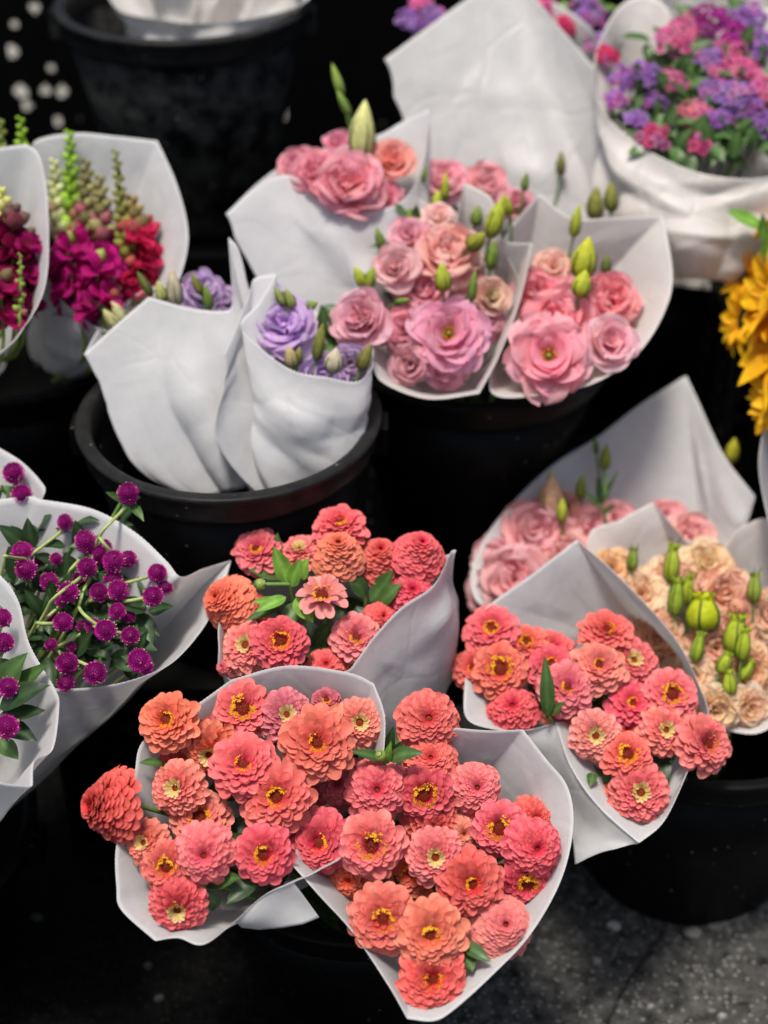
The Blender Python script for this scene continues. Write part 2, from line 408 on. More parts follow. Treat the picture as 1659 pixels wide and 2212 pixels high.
    for i in range(nf):
        a = a0 + arc * i / nf + rng.uniform(-.12, .12)
        rr = rd * rng.uniform(.72, 1.40)
        p = oc + np.array([rr * math.cos(a), rr * math.sin(a), rd * .48]) @ fr
        ou = unit(np.array([math.cos(a) * .5, math.sin(a) * .5, .8]) @ fr)
        tl = rd * rng.uniform(.22, .42) + Rr * .03
        fb.tube([p, p + ou * tl], [Rr * .012, Rr * .018], gold * .8, 4)
        if kind in 'YLSP':
            f2 = frame(ou)
            petal_ring(fb, p + ou * tl, f2, rng, 5, 0, 0, Rr * .085, Rr * .052, 25, 5, cup=.1, cb=gold * .8, ct=gold, nu=2, nv=2, point=.6)
    fb.build('florets', M_PETAL, e)
    # stem and leaves
    sb = MB(); back = o2 - n * Rr * .10
    stem_to(sb, back, n, root, .0024)
    cal = [(Rr * .05, -.012), (Rr * .17, -.008), (Rr * .22, 0), (Rr * .20, .004)]
    sb.lathe(cal, back, n, LEAFM, 10)
    sb.build('stem', M_STEM, e)
    for i in range(leaves):
        u = .10 + .09 * i + rng.uniform(0, .04)
        b0 = back - n * (.045 + .03 * i) + (root - back) * u * .4
        a = rng.uniform(0, 6.28)
        dirv = unit(np.array([math.cos(a), math.sin(a), .1]) @ fr + .75 * unit(root - back))
        lb = MB()
        leaf_blade(lb, b0, b0 + dirv * rng.uniform(.045, .065), rng.uniform(.018, .028), n, -.06, rng, (LEAFD if i % 2 else LEAFM) * rng.uniform(.7, 1.15))
        lb.build('leaf', M_LEAF, e)
    return e

# ------------------------------------------------------------------ globe amaranth
AMA, AMB = lin(152, 16, 118), lin(186, 40, 148)
def globe(px, py, rpx, d, nx, ny, root, label, group, seed, curve=None):
    rng = np.random.default_rng(seed)
    o = at(px, py, d); n = facing(nx, ny); fr = frame(n); Rr = rng.uniform(.92, 1.08) * rpx / FPX * d
    e = thing('globe_amaranth', label, 'flower', root, group)
    mb = MB(); cb = rng.uniform(.85, 1.15)
    mb.lathe([(Rr * .80 * math.cos(a), Rr * 1.0 * math.sin(a)) for a in np.linspace(-1.5, 1.56, 9)], o, n, AMA * .7 * cb, 12)
    m = 190; ga = np.pi * (3 - math.sqrt(5)); sp = MB()
    for i in range(m):
        z = 1 - 1.9 * (i + .5) / m; a = i * ga; rr = math.sqrt(max(0, 1 - z * z))
        nn = np.array([rr * math.cos(a), rr * math.sin(a), z])
        side = np.array([-math.sin(a), math.cos(a), 0]); upv = np.cross(nn, side) * (1 if z > -.2 else -1)
        p = nn * np.array([.80, .80, 1.02]) * Rr; l = Rr * rng.uniform(.24, .36); ww = Rr * .085
        tdir = unit(nn * .8 + upv * .45)
        P = np.stack([np.stack([p - side * ww * .7, p + side * ww * .7]), np.stack([p + tdir * l * .55 - side * ww, p + tdir * l * .55 + side * ww]),
                      np.stack([p + tdir * l - side * ww * .1, p + tdir * l + side * ww * .1])])
        k = rng.uniform(.75, 1.3)
        mb.grid(o + P @ fr, np.stack([AMA * k * cb, AMB * k * cb, AMB * 1.25 * k * cb]))
        if z > -.3 and rng.random() < .16:
            q = p + tdir * l * .8; b = Rr * .05
            P2 = np.stack([np.stack([q - side * b, q + side * b]), np.stack([q + tdir * b * 3 - side * b * .8, q + tdir * b * 3 + side * b * .8])])
            sp.grid(o + P2 @ fr, lin(240, 196, 160))
    mb.build('bracts', M_PETAL, e)
    if sp.n: sp.build('florets', M_PETAL, e)
    sb = MB(); back = o - n * Rr * .85
    if curve is not None:
        c = at(curve[0], curve[1], curve[2] + .022); sb.tube(np.concatenate([bez(back, back - n * .016 + (c - back) * .2, back + (c - back) * .65 - VF * .034, c, 12), bez(c, c + (c - back) * .15 + VF * .03, root + (c - root) * .4, root, 8)[1:]]), .0020, lin(168, 184, 112), 6)
    else:
        stem_to(sb, back, n, root, .0018, lin(160, 178, 104), pull=.05)
    sb.build('stem', M_STEM, e)
    for i in range(2):
        a = rng.uniform(0, 3) + i * 3.1
        dv = unit(np.array([math.cos(a), math.sin(a), -.1 + .3 * rng.random()]) @ fr); lb = MB()
        leaf_blade(lb, back, back + dv * Rr * rng.uniform(1.1, 1.7), Rr * .8, n, .08, rng, LEAFM * rng.uniform(.8, 1.3), 5)
        lb.build('leaf', M_LEAF, e)
    return e

# ------------------------------------------------------------------ lisianthus
def lisianthus(px, py, rpx, d, kind, c_in, c_out, nx, ny, root, label, group, seed):
    rng = np.random.default_rng(seed)
    o = at(px, py, d); n = facing(nx, ny); fr = frame(n); Rr = rpx / FPX * d
    q = rng.uniform(0, 6.28); c, s_ = math.cos(q), math.sin(q)
    fr = np.array([[c, s_, 0], [-s_, c, 0], [0, 0, 1]]) @ fr
    ci, co = lin(*c_in), lin(*c_out)
    if kind != 'frill': ci, co = ci * ci / ci.max() * .25 + ci * .75, co * co / co.max() * .25 + co * .75
    e = thing('lisianthus', label, 'flower', root, group)
    mb = MB(); o2 = o - n * Rr * .55
    if kind == 'open':
        rings = [(6, 1.0, 40, -12, 1.05, .08), (6, .95, 52, 5, 1.0, .08), (5, .80, 66, 28, .95, .07), (4, .62, 80, 52, .8, .03)]
    elif kind == 'cup':
        rings = [(5, 1.0, 62, 12, 1.1, .04), (5, .98, 74, 32, 1.05, .04), (5, .9, 84, 50, .95, .035), (4, .8, 92, 66, .8, .03), (3, .66, 98, 80, .6, .02)]
    elif kind == 'rose':
        rings = [(5, 1.0, 52, -6, 1.25, .11), (5, .98, 64, 16, 1.2, .12), (5, .92, 76, 36, 1.1, .12), (4, .84, 88, 56, 1.0, .10), (3, .74, 98, 78, .8, .07)]
    else:               # frilled carnation-like
        rings = [(7, 1.0, 40, -10, .85, .06), (8, .96, 52, 8, .8, .07), (8, .90, 64, 26, .72, .075), (7, .82, 76, 44, .66, .075), (6, .72, 86, 60, .55, .07), (4, .60, 94, 76, .45, .06)]
    for i, (m, L_, e0, e1, W, rf) in enumerate(rings):
        f = i / (len(rings) - 1)
        cc = co * (1 - f) + ci * f
        ct = cc * .60 + (np.array([.98, .72, .53]) if kind == 'frill' else np.array([.97, .77, .80])) * .46
        petal_ring(mb, o2, fr, rng, m, Rr * .10 * (1 - .5 * f), Rr * .04 * i, Rr * L_ * 1.12, Rr * W * 1.22, e0 , e1, cup=.30, ruf=rf, rfr=4.5 if kind != 'frill' else 9,
                   ph=rng.uniform(0, 6.28), jit=.07, ejit=9, cb=cc * .92 + lin(224, 222, 140) * .08, ct=ct, nu=8, nv=9, neck=.3, tc=.50, cpow=.8, curl=-.5 if kind in ('open', 'rose') else -.25)
    mb.build('petals', M_SOFT, e)
    if kind == 'open':
        db = MB()
        for i in range(9):
            a = i * 2.4; p = o2 + np.array([math.cos(a), math.sin(a), 0]) @ fr * Rr * .07
            tip = p + (n * .42 + np.array([math.cos(a), math.sin(a), 0]) @ fr * .10) * Rr
            db.tube([p, tip, tip + n * Rr * .07], [Rr * .012, Rr * .015, Rr * .045], np.stack([lin(120, 130, 40), lin(220, 180, 30), lin(232, 190, 30)]), 5)
        db.lathe([(Rr * .09, 0), (Rr * .10, Rr * .2), (Rr * .04, Rr * .36), (Rr * .07, Rr * .44), (.0005, Rr * .47)], o2, n, lin(140, 160, 50), 8)
        db.build('stamens', M_DISC, e)
    sb = MB(); back = o2 + n * Rr * .05
    stem_to(sb, back, n, root, .0018, STEMG); sb.build('stem', M_STEM, e)
    cb_ = MB()
    petal_ring(cb_, back - n * .004, fr, rng, 5, .001, 0, Rr * .5, Rr * .12, 10, -10, cb=LEAFM, ct=LEAFM, nu=2, nv=4, point=.8)
    cb_.build('calyx', M_LEAF, e)
    return e

def flower_bud(px, py, wpx, hpx, d, tilt, col, root, label, group, seed, kind='lisi', name='lisianthus_bud'):
    """px, py: centre of the bud; wpx, hpx: width and length; tilt: degrees from upright, clockwise"""
    rng = np.random.default_rng(seed)
    t = R(tilt); n = unit(math.sin(t) * VR + math.cos(t) * VU - (.35 if kind == 'lisi' else .12) * VF); wpx = wpx * .92 if kind == 'lisi' else wpx * (.72 if wpx < 60 else .86)
    L_ = hpx / FPX * d; W = wpx / FPX * d * .5; o = at(px, py, d) - n * L_ * .5; fr = frame(n)
    e = thing(name, label, 'flower bud', root, group); c = lin(*col)
    mb = MB()
    if kind == 'lisi':
        pr = [(.25, 0), (.8, .1), (1, .28), (.98, .45), (.8, .64), (.52, .8), (.26, .92), (.05, 1)]
    else:
        pr = [(.3, 0), (.8, .1), (1, .30), (.98, .5), (.80, .70), (.58, .85), (.44, .94), (.2, .95)]
    C = np.stack([c * .8 * (1 - h) + (c * 1.15) * h for r, h in pr])
    mb.lathe([(r * W, h * L_) for r, h in pr], o, n, C, 15, twist=1.2 if kind == 'lisi' else .2, rib=.07, nrib=5)
    if kind != 'lisi':
        petal_ring(mb, o + n * L_ * .80, fr, rng, 9, W * .52, 0, L_ * .24, W * .6, 96, 70, ruf=.22, cb=c, ct=c * 1.2, nu=4, nv=3)
    mb.build('petals', M_BUD, e)
    sb = MB(); stem_to(sb, o + n * .002, n, root, .0016, STEMG * .8, pull=.05 if kind == 'lisi' else .13); sb.build('stem', M_STEM, e)
    cb_ = MB()
    reach = .72 if kind == 'lisi' else 1.0
    for i in range(5):
        a = i * 1.2566 + rng.uniform(-.2, .2); sp_ = []
        for r, h in pr:
            if h > reach: break
            sp_.append(o + np.array([math.cos(a) * (r * 1.04 * W + .0004), math.sin(a) * (r * 1.04 * W + .0004), h * L_]) @ fr)
        if kind != 'lisi': sp_.append(sp_[-1] + np.array([math.cos(a) * W * .7, math.sin(a) * W * .7, L_ * .28]) @ fr)
        cb_.tube(sp_, np.linspace(W * .10, W * .03, len(sp_)), LEAFD * 1.3, 5)
    cb_.build('calyx', M_LEAF, e)
    return e

# ------------------------------------------------------------------ snapdragon
def snapdragon(top, base, d, cols, split, root, label, seed, wid=30, group='snapdragons in the two paper wraps at the left edge'):
    """top, base: pixel ends of the flower spike; split: share of the spike (from the top) still in bud"""
    rng = np.random.default_rng(seed)
    a, b = at(*top, d + .02), at(*base, d + .005)
    e = thing('snapdragon', label, 'flower', root, group)
    sb = MB(); ax = unit(a - b)
    pts = np.concatenate([bez(a, a + (b - a) * .3 + VR * rng.uniform(-.01, .01), b - (b - a) * .3, b, 10), bez(b, b - ax * .08, root + (b - root) * .4, root, 8)[1:]])
    sb.tube(pts, np.linspace(.0012, .003, len(pts)), lin(120, 140, 60), 6); sb.build('stem', M_STEM, e)
    bud, fl = MB(), MB(); budc, flc = lin(*cols[0]), lin(*cols[1]); w_ = wid / FPX * d
    Ls = np.linalg.norm(b - a); n_ = int(Ls / .0042)
    for i in range(n_):
        f = i / n_; p = a + (b - a) * f; ang = i * 2.4
        fr = frame(ax); ou = unit(np.array([math.cos(ang), math.sin(ang), .55]) @ fr)
        if f < split:
            s_ = w_ * (.14 + .24 * f / split)
            c = budc * rng.uniform(.7, 1.3)
            if f > split * .6 and rng.random() < .4: c = flc * .6 + budc * .4
            bud.lathe([(s_ * r, s_ * h * 1.5) for r, h in ((.3, 0), (.9, .3), (.95, .7), (.6, 1.1), (.08, 1.4))], p + ou * w_ * .12 * (.3 + f), ou, c, 7)
        elif i % 2 == 0:
            s_ = w_ * rng.uniform(.6, .9); f2 = frame(ou); pp = p + ou * w_ * .25
            c = flc * rng.uniform(.75, 1.25)
            petal_ring(fl, pp, f2, rng, 3, s_ * .12, 0, s_ * .8, s_ * .9, 70, -10, ruf=.09, cb=c * .8, ct=c * 1.15, nu=5, nv=5, cup=.3, ph=ang)
            petal_ring(fl, pp, f2, rng, 2, s_ * .08, s_ * .1, s_ * .75, s_ * .8, 85, 20, ruf=.09, cb=c * .8, ct=c * 1.25, nu=5, nv=5, cup=.3, ph=ang + 1)
    if bud.n: bud.build('buds', M_BUD, e)
    if fl.n: fl.build('florets', M_SOFT, e)
    for i in range(2 if top[0] > 70 else 0):
        p = b + (root - b) * .08 * i; an = rng.uniform(0, 6); lb = MB()
        leaf_blade(lb, p, p + unit(np.array([math.cos(an), math.sin(an), .5]) @ frame(ax)) * .05, .012, VU, .05, rng, LEAFM, 6); lb.build('leaf', M_LEAF, e)

# ------------------------------------------------------------------ phlox head
def phlox(px, py, rpx, d, cols, root, label, seed, group='phlox heads in the tall wrap at the right', leaves=4):
    rng = np.random.default_rng(seed); n = facing(rng.uniform(-.2, .2), rng.uniform(.3, .55)); fr = frame(n)
    o = at(px, py, d); Rr = 1.0 * rpx / FPX * d
    e = thing('phlox', label, 'flower', root, group); mb, eb = MB(), MB(); m = max(8, int(rpx * .56))
    c1, c2 = lin(*cols[0]), lin(*cols[1])
    for i in range(m):
        a = i * 2.4; rr = math.sqrt((i + .5) / m); z = .55 * (1 - rr * rr)
        nn = unit(np.array([math.cos(a) * rr * .6, math.sin(a) * rr * .6, .9])); p = o + (np.array([rr * math.cos(a), rr * math.sin(a), z * .6]) + rng.normal(0, .10, 3)) @ fr * Rr * .85
        nw = nn @ fr; f2 = frame(unit(nw + rng.normal(0, .15, 3))); s_ = .0070 * rng.uniform(.75, 1.2); c = (c1 if rng.random() < .78 else lin(214, 130, 190)) * rng.uniform(.75, 1.25) * np.array([1, rng.uniform(.8, 1.4), rng.uniform(.85, 1.1)])
        petal_ring(mb, p, f2, rng, 5, s_ * .1, 0, s_, s_ * .95, 15, -5, cb=c2, ct=c, nu=2, nv=4, cup=.1, ph=rng.uniform(0, 6), cpow=.35)
        eb.lathe([(s_ * .30, 0), (s_ * .2, s_ * .14), (s_ * .02, s_ * .16)], p + nw * .0006, nw, c2 * .6, 6)
    mb.build('petals', M_SOFT, e); eb.build('eyes', M_DISC, e)
    sb = MB(); stem_to(sb, o - n * Rr * .1, n, root, .0016, LEAFM, pull=.07)
    for i in range(8):
        a = i * 2.4; q = o + np.array([math.cos(a), math.sin(a), 0]) @ fr * Rr * .6
        sb.tube([o - n * Rr * .9, q], .0008, lin(130, 150, 70), 4)
    sb.build('stem', M_STEM, e)
    for i in range(leaves):
        a = rng.uniform(0, 6.28); b0 = o - n * (.022 + .012 * i); lb = MB()
        leaf_blade(lb, b0, b0 + unit(np.array([math.cos(a), math.sin(a), .25]) @ fr) * rng.uniform(.05, .075), .026, n, .03, rng, LEAFM * rng.uniform(.7, 1.2), 7); lb.build('leaf', M_LEAF, e)

# ------------------------------------------------------------------ sunflower
def sunflower(px, py, rpx, d, nx, ny, root, label, seed, group='sunflowers in the black crate at the right edge', dark=1.0):
    rng = np.random.default_rng(seed); o = at(px, py, d); n = facing(nx, ny); fr = frame(n); Rr = rpx / FPX * d
    e = thing('sunflower', label, 'flower', root, group); mb = MB()
    for i, (m, L_, e0, e1) in enumerate(((15, 1.0, 10, -18), (14, .92, 24, -4), (12, .8, 38, 14))):
        petal_ring(mb, o, fr, rng, m, Rr * .26, Rr * .03 * i, Rr * L_ * .80, Rr * .36, e0, e1, cup=.4, cb=lin(226, 150, 8), ct=lin(246, 194, 28), ph=rng.uniform(0, 6), nu=4, nv=7, neck=.5, tc=.4, point=.5, ejit=14, jit=.1)
    mb.build('petals', M_PETAL, e)
    db = MB(); db.lathe([(Rr * .36, -.002), (Rr * .34, Rr * .08), (Rr * .2, Rr * .12), (.0005, Rr * .1)], o, n, lin(70, 44, 16), 16); db.build('disc', M_DISC, e)
    sb = MB(); stem_to(sb, o - n * .005, n, root, .005, LEAFM); sb.build('stem', M_STEM, e)
    for i in range(3):
        a = rng.uniform(0, 6.28); b0 = o - n * (.03 + .03 * i); lb = MB()
        leaf_blade(lb, b0, b0 + unit(np.array([math.cos(a), math.sin(a), .2]) @ fr) * .09, .055, n, .06, rng, LEAFM, 8); lb.build('leaf', M_LEAF, e)

# ------------------------------------------------------------------ paper wraps
def smooth_loop(pts, N):
    """closed curve through the points; a point given twice is a sharp corner"""
    P = np.asarray(pts, float); m = len(P); out = []; w_ = []
    for i in range(m):
        p0, p1, p2, p3 = P[i - 1], P[i], P[(i + 1) % m], P[(i + 2) % m]
        L_ = np.linalg.norm(p2 - p1)
        if L_ < 1e-6: continue
        k = max(2, int(L_ / .002)); t = np.linspace(0, 1, k, endpoint=False)[:, None]
        m1 = .5 * (p2 - p0) if np.linalg.norm(p1 - p0) > 1e-6 else (p2 - p1) * .8
        m2 = .5 * (p3 - p1) if np.linalg.norm(p3 - p2) > 1e-6 else (p2 - p1) * .8
        m1 = m1 * min(1, 1.4 * L_ / (np.linalg.norm(m1) + 1e-9)); m2 = m2 * min(1, 1.4 * L_ / (np.linalg.norm(m2) + 1e-9))
        out.append((2*t**3-3*t**2+1)*p1 + (t**3-2*t**2+t)*m1 + (-2*t**3+3*t**2)*p2 + (t**3-t**2)*m2)
    Q = np.concatenate(out); Q = np.concatenate([Q, Q[:1]])
    s = np.concatenate([[0], np.cumsum(np.linalg.norm(np.diff(Q, axis=0), axis=1))])
    u = np.linspace(0, s[-1], N, endpoint=False)
    return np.stack([np.interp(u, s, Q[:, i]) for i in range(3)], 1)

def wrap(rim, plane, neck, label, seed, belly=.25, pleat=.006, npl=9, N=300, rows=44, mat=None, nr=.035, serr=.0006, group=None, name='paper_wrap', wob=.006, belly_at=.45, crease=.0055, flare=0.):
    rng = np.random.default_rng(seed)
    pts = []
    for p in rim:
        dd = plane(p[0], p[1]) + (p[2] if len(p) > 2 else 0)
        pts.append(at(p[0], p[1], dd))
    rimc = smooth_loop(pts, N); cen = rimc.mean(0)
    nk = at(*neck) if len(neck) == 3 else np.asarray(neck[:3])
    ax = unit(nk - cen); fr = frame(ax)
    rel = (rimc - cen) @ fr.T
    ang = np.unwrap(np.arctan2(rel[:, 1], rel[:, 0])); sgn = np.sign(ang[-1] - ang[0]) or 1
    u = np.arange(N) / N
    base = ang[0] + sgn * 2 * np.pi * u
    th = .65 * base + .35 * (ang if abs(abs(ang[-1] - ang[0]) - 2 * np.pi) < 1 else base)
    ring = nk + (nr * np.stack([np.cos(th), np.sin(th), np.zeros(N)], 1)) @ fr
    ph = rng.uniform(0, 6.28, 8); fq = rng.integers(2, npl + 1, 5)
    pl = sum(np.sin(fq[i] * 2 * np.pi * u + ph[i]) * (.6 if fq[i] > npl * .6 else 1) for i in range(5)) / 2.5
    pl2 = np.abs(np.sin((npl + 3) * np.pi * u + 2 * np.sin(2 * np.pi * u + ph[5]))) - .6
    folds = [(rng.random(), rng.uniform(.05, .95), rng.uniform(0, 3.14), crease * rng.choice([-1, 1]) * rng.uniform(.4, 1), rng.uniform(.06, .22), rng.uniform(.12, .5)) for _ in range(26)]
    P = np.zeros((rows, N, 3)); v = np.linspace(0, 1, rows) ** 1.05
    outd = rimc - (cen + ((rimc - cen) @ ax)[:, None] * ax)
    outd = outd / (np.linalg.norm(outd, axis=1)[:, None] + 1e-9)
    for i, t in enumerate(v):
        q = rimc * (1 - t) + ring * t
        bl = t ** 1.5 * (1 - t) * 5.4
        rad = np.linalg.norm((rimc - cen) - ((rimc - cen) @ ax)[:, None] * ax, axis=1)[:, None]
        q = q + outd * rad * (belly * bl - flare * 9.5 * t * (1 - t) ** 4)
        dpt = pleat * min(1, 2.2 * t ** 1.5)
        wb = wob * min(1, 5 * t ** 1.5 + .08) * (np.sin(3 * 2 * np.pi * u + 5 * t + ph[6]) + .6 * np.sin(5 * 2 * np.pi * u - 7 * t + ph[7]))
        cr = np.zeros(N)
        for (u0, v0, sl, am, wd, ln) in folds:
            du = (u - u0 + .5) % 1 - .5; x_ = du * math.cos(sl) * 3 + (t - v0) * math.sin(sl); y_ = -du * math.sin(sl) * 3 + (t - v0) * math.cos(sl)
            cr += am * np.clip(1 - np.abs(x_) / wd, 0, 1) * np.clip(1.3 - np.abs(y_) / ln, 0, 1) * min(1, 6 * t)
        q = q + outd * (dpt * (pl + .8 * pl2) + wb + cr)[:, None]
        P[i] = q
    if serr:
        P[0] += -ax * (serr * (np.arange(N) % 2 * 2 - 1))[:, None]
    mb = MB(); mb.grid(P, (1, 1, 1), True)
    o = mb.build(name, mat or M_PAPER)
    o['label'] = label; o['category'] = 'paper wrap'
    if group: o['group'] = group
    md = o.modifiers.new('thickness', 'SOLIDIFY'); md.thickness = .0004; md.offset = 0
    return o

def tilt_plane(d0, px0, py0, k=.5, kx=0.):
    return lambda px, py: d0 + k * (py0 - py) / FPX * d0 + kx * (px - px0) / FPX * d0

# ------------------------------------------------------------------ buckets, crates
def bucket(x, y, z, rb, rt, h, label, mat=None, ears=True, grey_rim=False):
    e = thing('bucket', label, 'bucket', (x, y, z), 'black plastic flower buckets'); o = np.array([x, y, z]); up = np.array([0, 0, 1.])
    mat = mat or M_BUCKET
    b = MB(); t = .003
    prof = [(.002, .004), (rb - .012, .004), (rb - .004, 0), (rb, .006), (rb + (rt - rb) * .5, h * .5), (rt - .004, h - .035)]
    prof += [(rt - .004 - t, h - .036), (rb + (rt - rb) * .5 - t, h * .5), (rb - t, .012), (.002, .01)]
    b.lathe(prof, o, up, (1, 1, 1), 72); b.build('body', mat, e)
    r = MB()
    r.lathe([(rt - .005, h - .04), (rt + .004, h - .038), (rt + .007, h - .03), (rt + .006, h - .012), (rt + .011, h - .008), (rt + .013, h - .002), (rt + .010, h), (rt - .001, h + .001), (rt - .006, h - .004), (rt - .008, h - .04)], o, up, (1, 1, 1), 72)
    r.build('rim', M_RIM if grey_rim else mat, e)
    if ears:
        for s in (-1, 1):
            m = MB(); m.box((x + s * (rt + .008) - .012, y - .02, z + h - .05), (x + s * (rt + .008) + .012, y + .02, z + h - .012)); m.build('handle_lug', mat, e, False)
    return e

def crate(x0, x1, y0, y1, z0, z1, label, holes=None, pitch=.036, bar=.012):
    """open-topped black lattice crate: four lattice sides and a floor"""
    e = thing('plastic_crate', label, 'crate', ((x0 + x1) / 2, (y0 + y1) / 2, z0), 'black plastic crates under the buckets')
    def side(axis, c, s0, s1):
        m = MB(); n = max(2, int((s1 - s0) / pitch)); k = max(2, int((z1 - z0 - .05) / pitch)); T = .006
        def bx(a0, a1, b0, b1, t):
            if axis == 'y': m.box((a0, c - t, b0), (a1, c + t, b1))
            else: m.box((c - t, a0, b0), (c + t, a1, b1))
        bx(s0, s1, z0, z0 + .03, T * 1.3); bx(s0, s1, z1 - .035, z1, T * 1.3)
        for i in range(n + 1):
            q = s0 + (s1 - s0 - bar) * i / n; bx(q, q + bar, z0 + .03, z1 - .035, T)
        for i in range(1, k):
            q = z0 + .03 + (z1 - z0 - .065) * i / k; bx(s0, s1, q - bar / 2, q + bar / 2, T * .7)
        m.build('side_panel', M_CRATE, e, False)
    side('y', y0 + .01, x0, x1); side('y', y1 - .01, x0, x1); side('x', x0 + .01, y0 + .018, y1 - .018); side('x', x1 - .01, y0 + .018, y1 - .018)
    m = MB(); m.box((x0 + .02, y0 + .02, z1 - .02), (x1 - .02, y1 - .02, z1 - .008)); m.build('deck', M_CRATE, e, False)
    return e
# ================================================================== the setting
def sheet(name, x0, x1, y0, y1, z, mat):
    m = MB(); m.grid(np.array([[[x0, y0, z], [x1, y0, z]], [[x0, y1, z], [x1, y1, z]]], float), (1, 1, 1))
    o = m.build(name, mat, None, False); o['kind'] = 'structure'; return o
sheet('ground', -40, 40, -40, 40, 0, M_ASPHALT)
M_PALE = organic('pale_concrete', 0, .9, .1, .1, 3)
def tinted(name, mat, boxes, col, kind=None):
    m = MB()
    for lo, hi in boxes: m.box(lo, hi, col)
    o = m.build(name, mat, None, False)
    if kind: o['kind'] = kind
    return o
tinted('pavement', M_PALE, [((-12, 3.6, 0.004), (12, 14, .12))], (.30, .29, .25), 'structure')

# dark board added to black out the background; holes cut for spots of daylight
bd = MB(); CELL = .006; BY = 2.66
spots = [(26, 112, .013), (75, 18, .010), (45, 200, .013), (58, 228, .010), (98, 195, .010), (132, 200, .012), (110, 150, .007), (125, 262, .010),
         (134, 342, .018), (124, 415, .016), (145, 478, .010), (38, 380, .011), (60, 374, .012), (30, 50, .007), (608, 246, .011), (656, 60, .008), (40, 405, .007)]
SP = []
for px, py, r_ in spots:
    dr = at(px, py, 1.0) - CAM; k = BY / dr[1]; p = CAM + dr * k; SP.append((p[0], p[2], r_))
hx, hz = np.arange(-1.3, 1.3, CELL), np.arange(0, 1.02, CELL)
cells = [(x, z) for x in hx for z in hz if not any((x + CELL / 2 - a) ** 2 + ((z + CELL / 2 - b) * .8) ** 2 < (r * .8) ** 2 for a, b, r in SP)]
cx = np.array(cells); V_ = np.stack([np.stack([cx[:, 0] + a * CELL, np.full(len(cx), BY), cx[:, 1] + b * CELL], 1) for a, b in ((0, 0), (1, 0), (1, 1), (0, 1))], 1)
bd.v.append(V_.reshape(-1, 3)); bd.c.append(np.ones((len(cx) * 4, 3))); bd.f.append(np.arange(len(cx) * 4).reshape(-1, 4)); bd.n = len(cx) * 4
ob = bd.build('blackout_board', M_CRATE, None, False); ob['label'] = 'black board added to darken the back of the stand, holes cut for light'; ob['category'] = 'board'
md = ob.modifiers.new('thickness', 'SOLIDIFY'); md.thickness = .004

crate(-.42, .02, 1.40, 1.695, 0, .31, 'black lattice crate carrying the bucket of lavender lisianthus')
crate(-.04, .36, 1.70, 2.0, 0, .297, 'black lattice crate carrying the bucket of pink lisianthus')
crate(-.74, -.32, 1.70, 2.0, 0, .297, 'black lattice crate carrying the snapdragon bucket')
crate(.22, .64, 2.02, 2.34, 0, .297, 'black lattice crate under the two tall phlox wraps')
crate(-.50, -.10, 2.08, 2.42, 0, .28, 'lower black lattice crate of the stack under the dusty bucket')
crate(-.50, -.10, 2.08, 2.42, .282, .56, 'upper black lattice crate of the stack under the dusty bucket')
crate(.46, .88, 1.70, 2.0, 0, .297, 'black lattice crate beneath the crate of sunflowers')
crate(.46, .88, 1.74, 1.96, .30, .60, 'black lattice crate holding the sunflowers, at the right edge')
crate(-.98, -.58, 2.1, 2.42, 0, .30, 'black lattice crate in the dark corner left of the dusty bucket')

bucket(-.03, 1.24, 0, .12, .175, .26, 'black bucket at the front holding the three big zinnia bouquets')
bucket(.405, 1.425, 0, .14, .18, .31, 'black bucket standing on the asphalt under the right zinnia and peach bouquets')
bucket(-.187, 1.565, .312, .13, .172, .30, 'round black bucket with wide open rim, holding the two lavender bouquets', grey_rim=True)
bucket(.12, 1.80, .30, .12, .18, .29, 'black bucket mostly hidden under the pink lisianthus bouquets')
bucket(-.52, 1.84, .30, .12, .18, .27, 'black bucket hidden under the snapdragon wraps')
bucket(-.295, 2.25, .562, .115, .175, .33, 'dusty speckled black bucket full of crumpled white paper, at the back', M_DUSTY, grey_rim=True)
bucket(.42, 2.16, .30, .12, .17, .28, 'black bucket hidden behind the tall phlox wraps')
bucket(-.60, 1.24, 0, .12, .175, .24, 'black bucket outside the left edge under the globe amaranth wraps')

# ================================================================== paper wraps
PA = tilt_plane(1.56, 540, 1740); PB = tilt_plane(1.55, 930, 1850); PC = tilt_plane(1.70, 720, 1300); PD = tilt_plane(1.73, 1280, 1540)
PG = tilt_plane(1.66, 200, 1300); PG2 = tilt_plane(1.57, 40, 1480); PG3 = tilt_plane(1.74, 30, 1050)
PW4 = tilt_plane(1.97, 720, 400); PW5 = tilt_plane(1.88, 950, 680); PW6 = tilt_plane(1.90, 1260, 680)
PW7 = tilt_plane(1.82, 350, 750, .3); PW8 = tilt_plane(1.80, 650, 760, .4)
PS2 = tilt_plane(1.83, 50, 550); PS3 = tilt_plane(1.93, 250, 500)
P9 = tilt_plane(2.10, 1060, 150, .5); P10 = tilt_plane(2.06, 1480, 220, .55); PP = tilt_plane(1.87, 1450, 1380); PK = tilt_plane(1.98, 1250, 1150, .5)

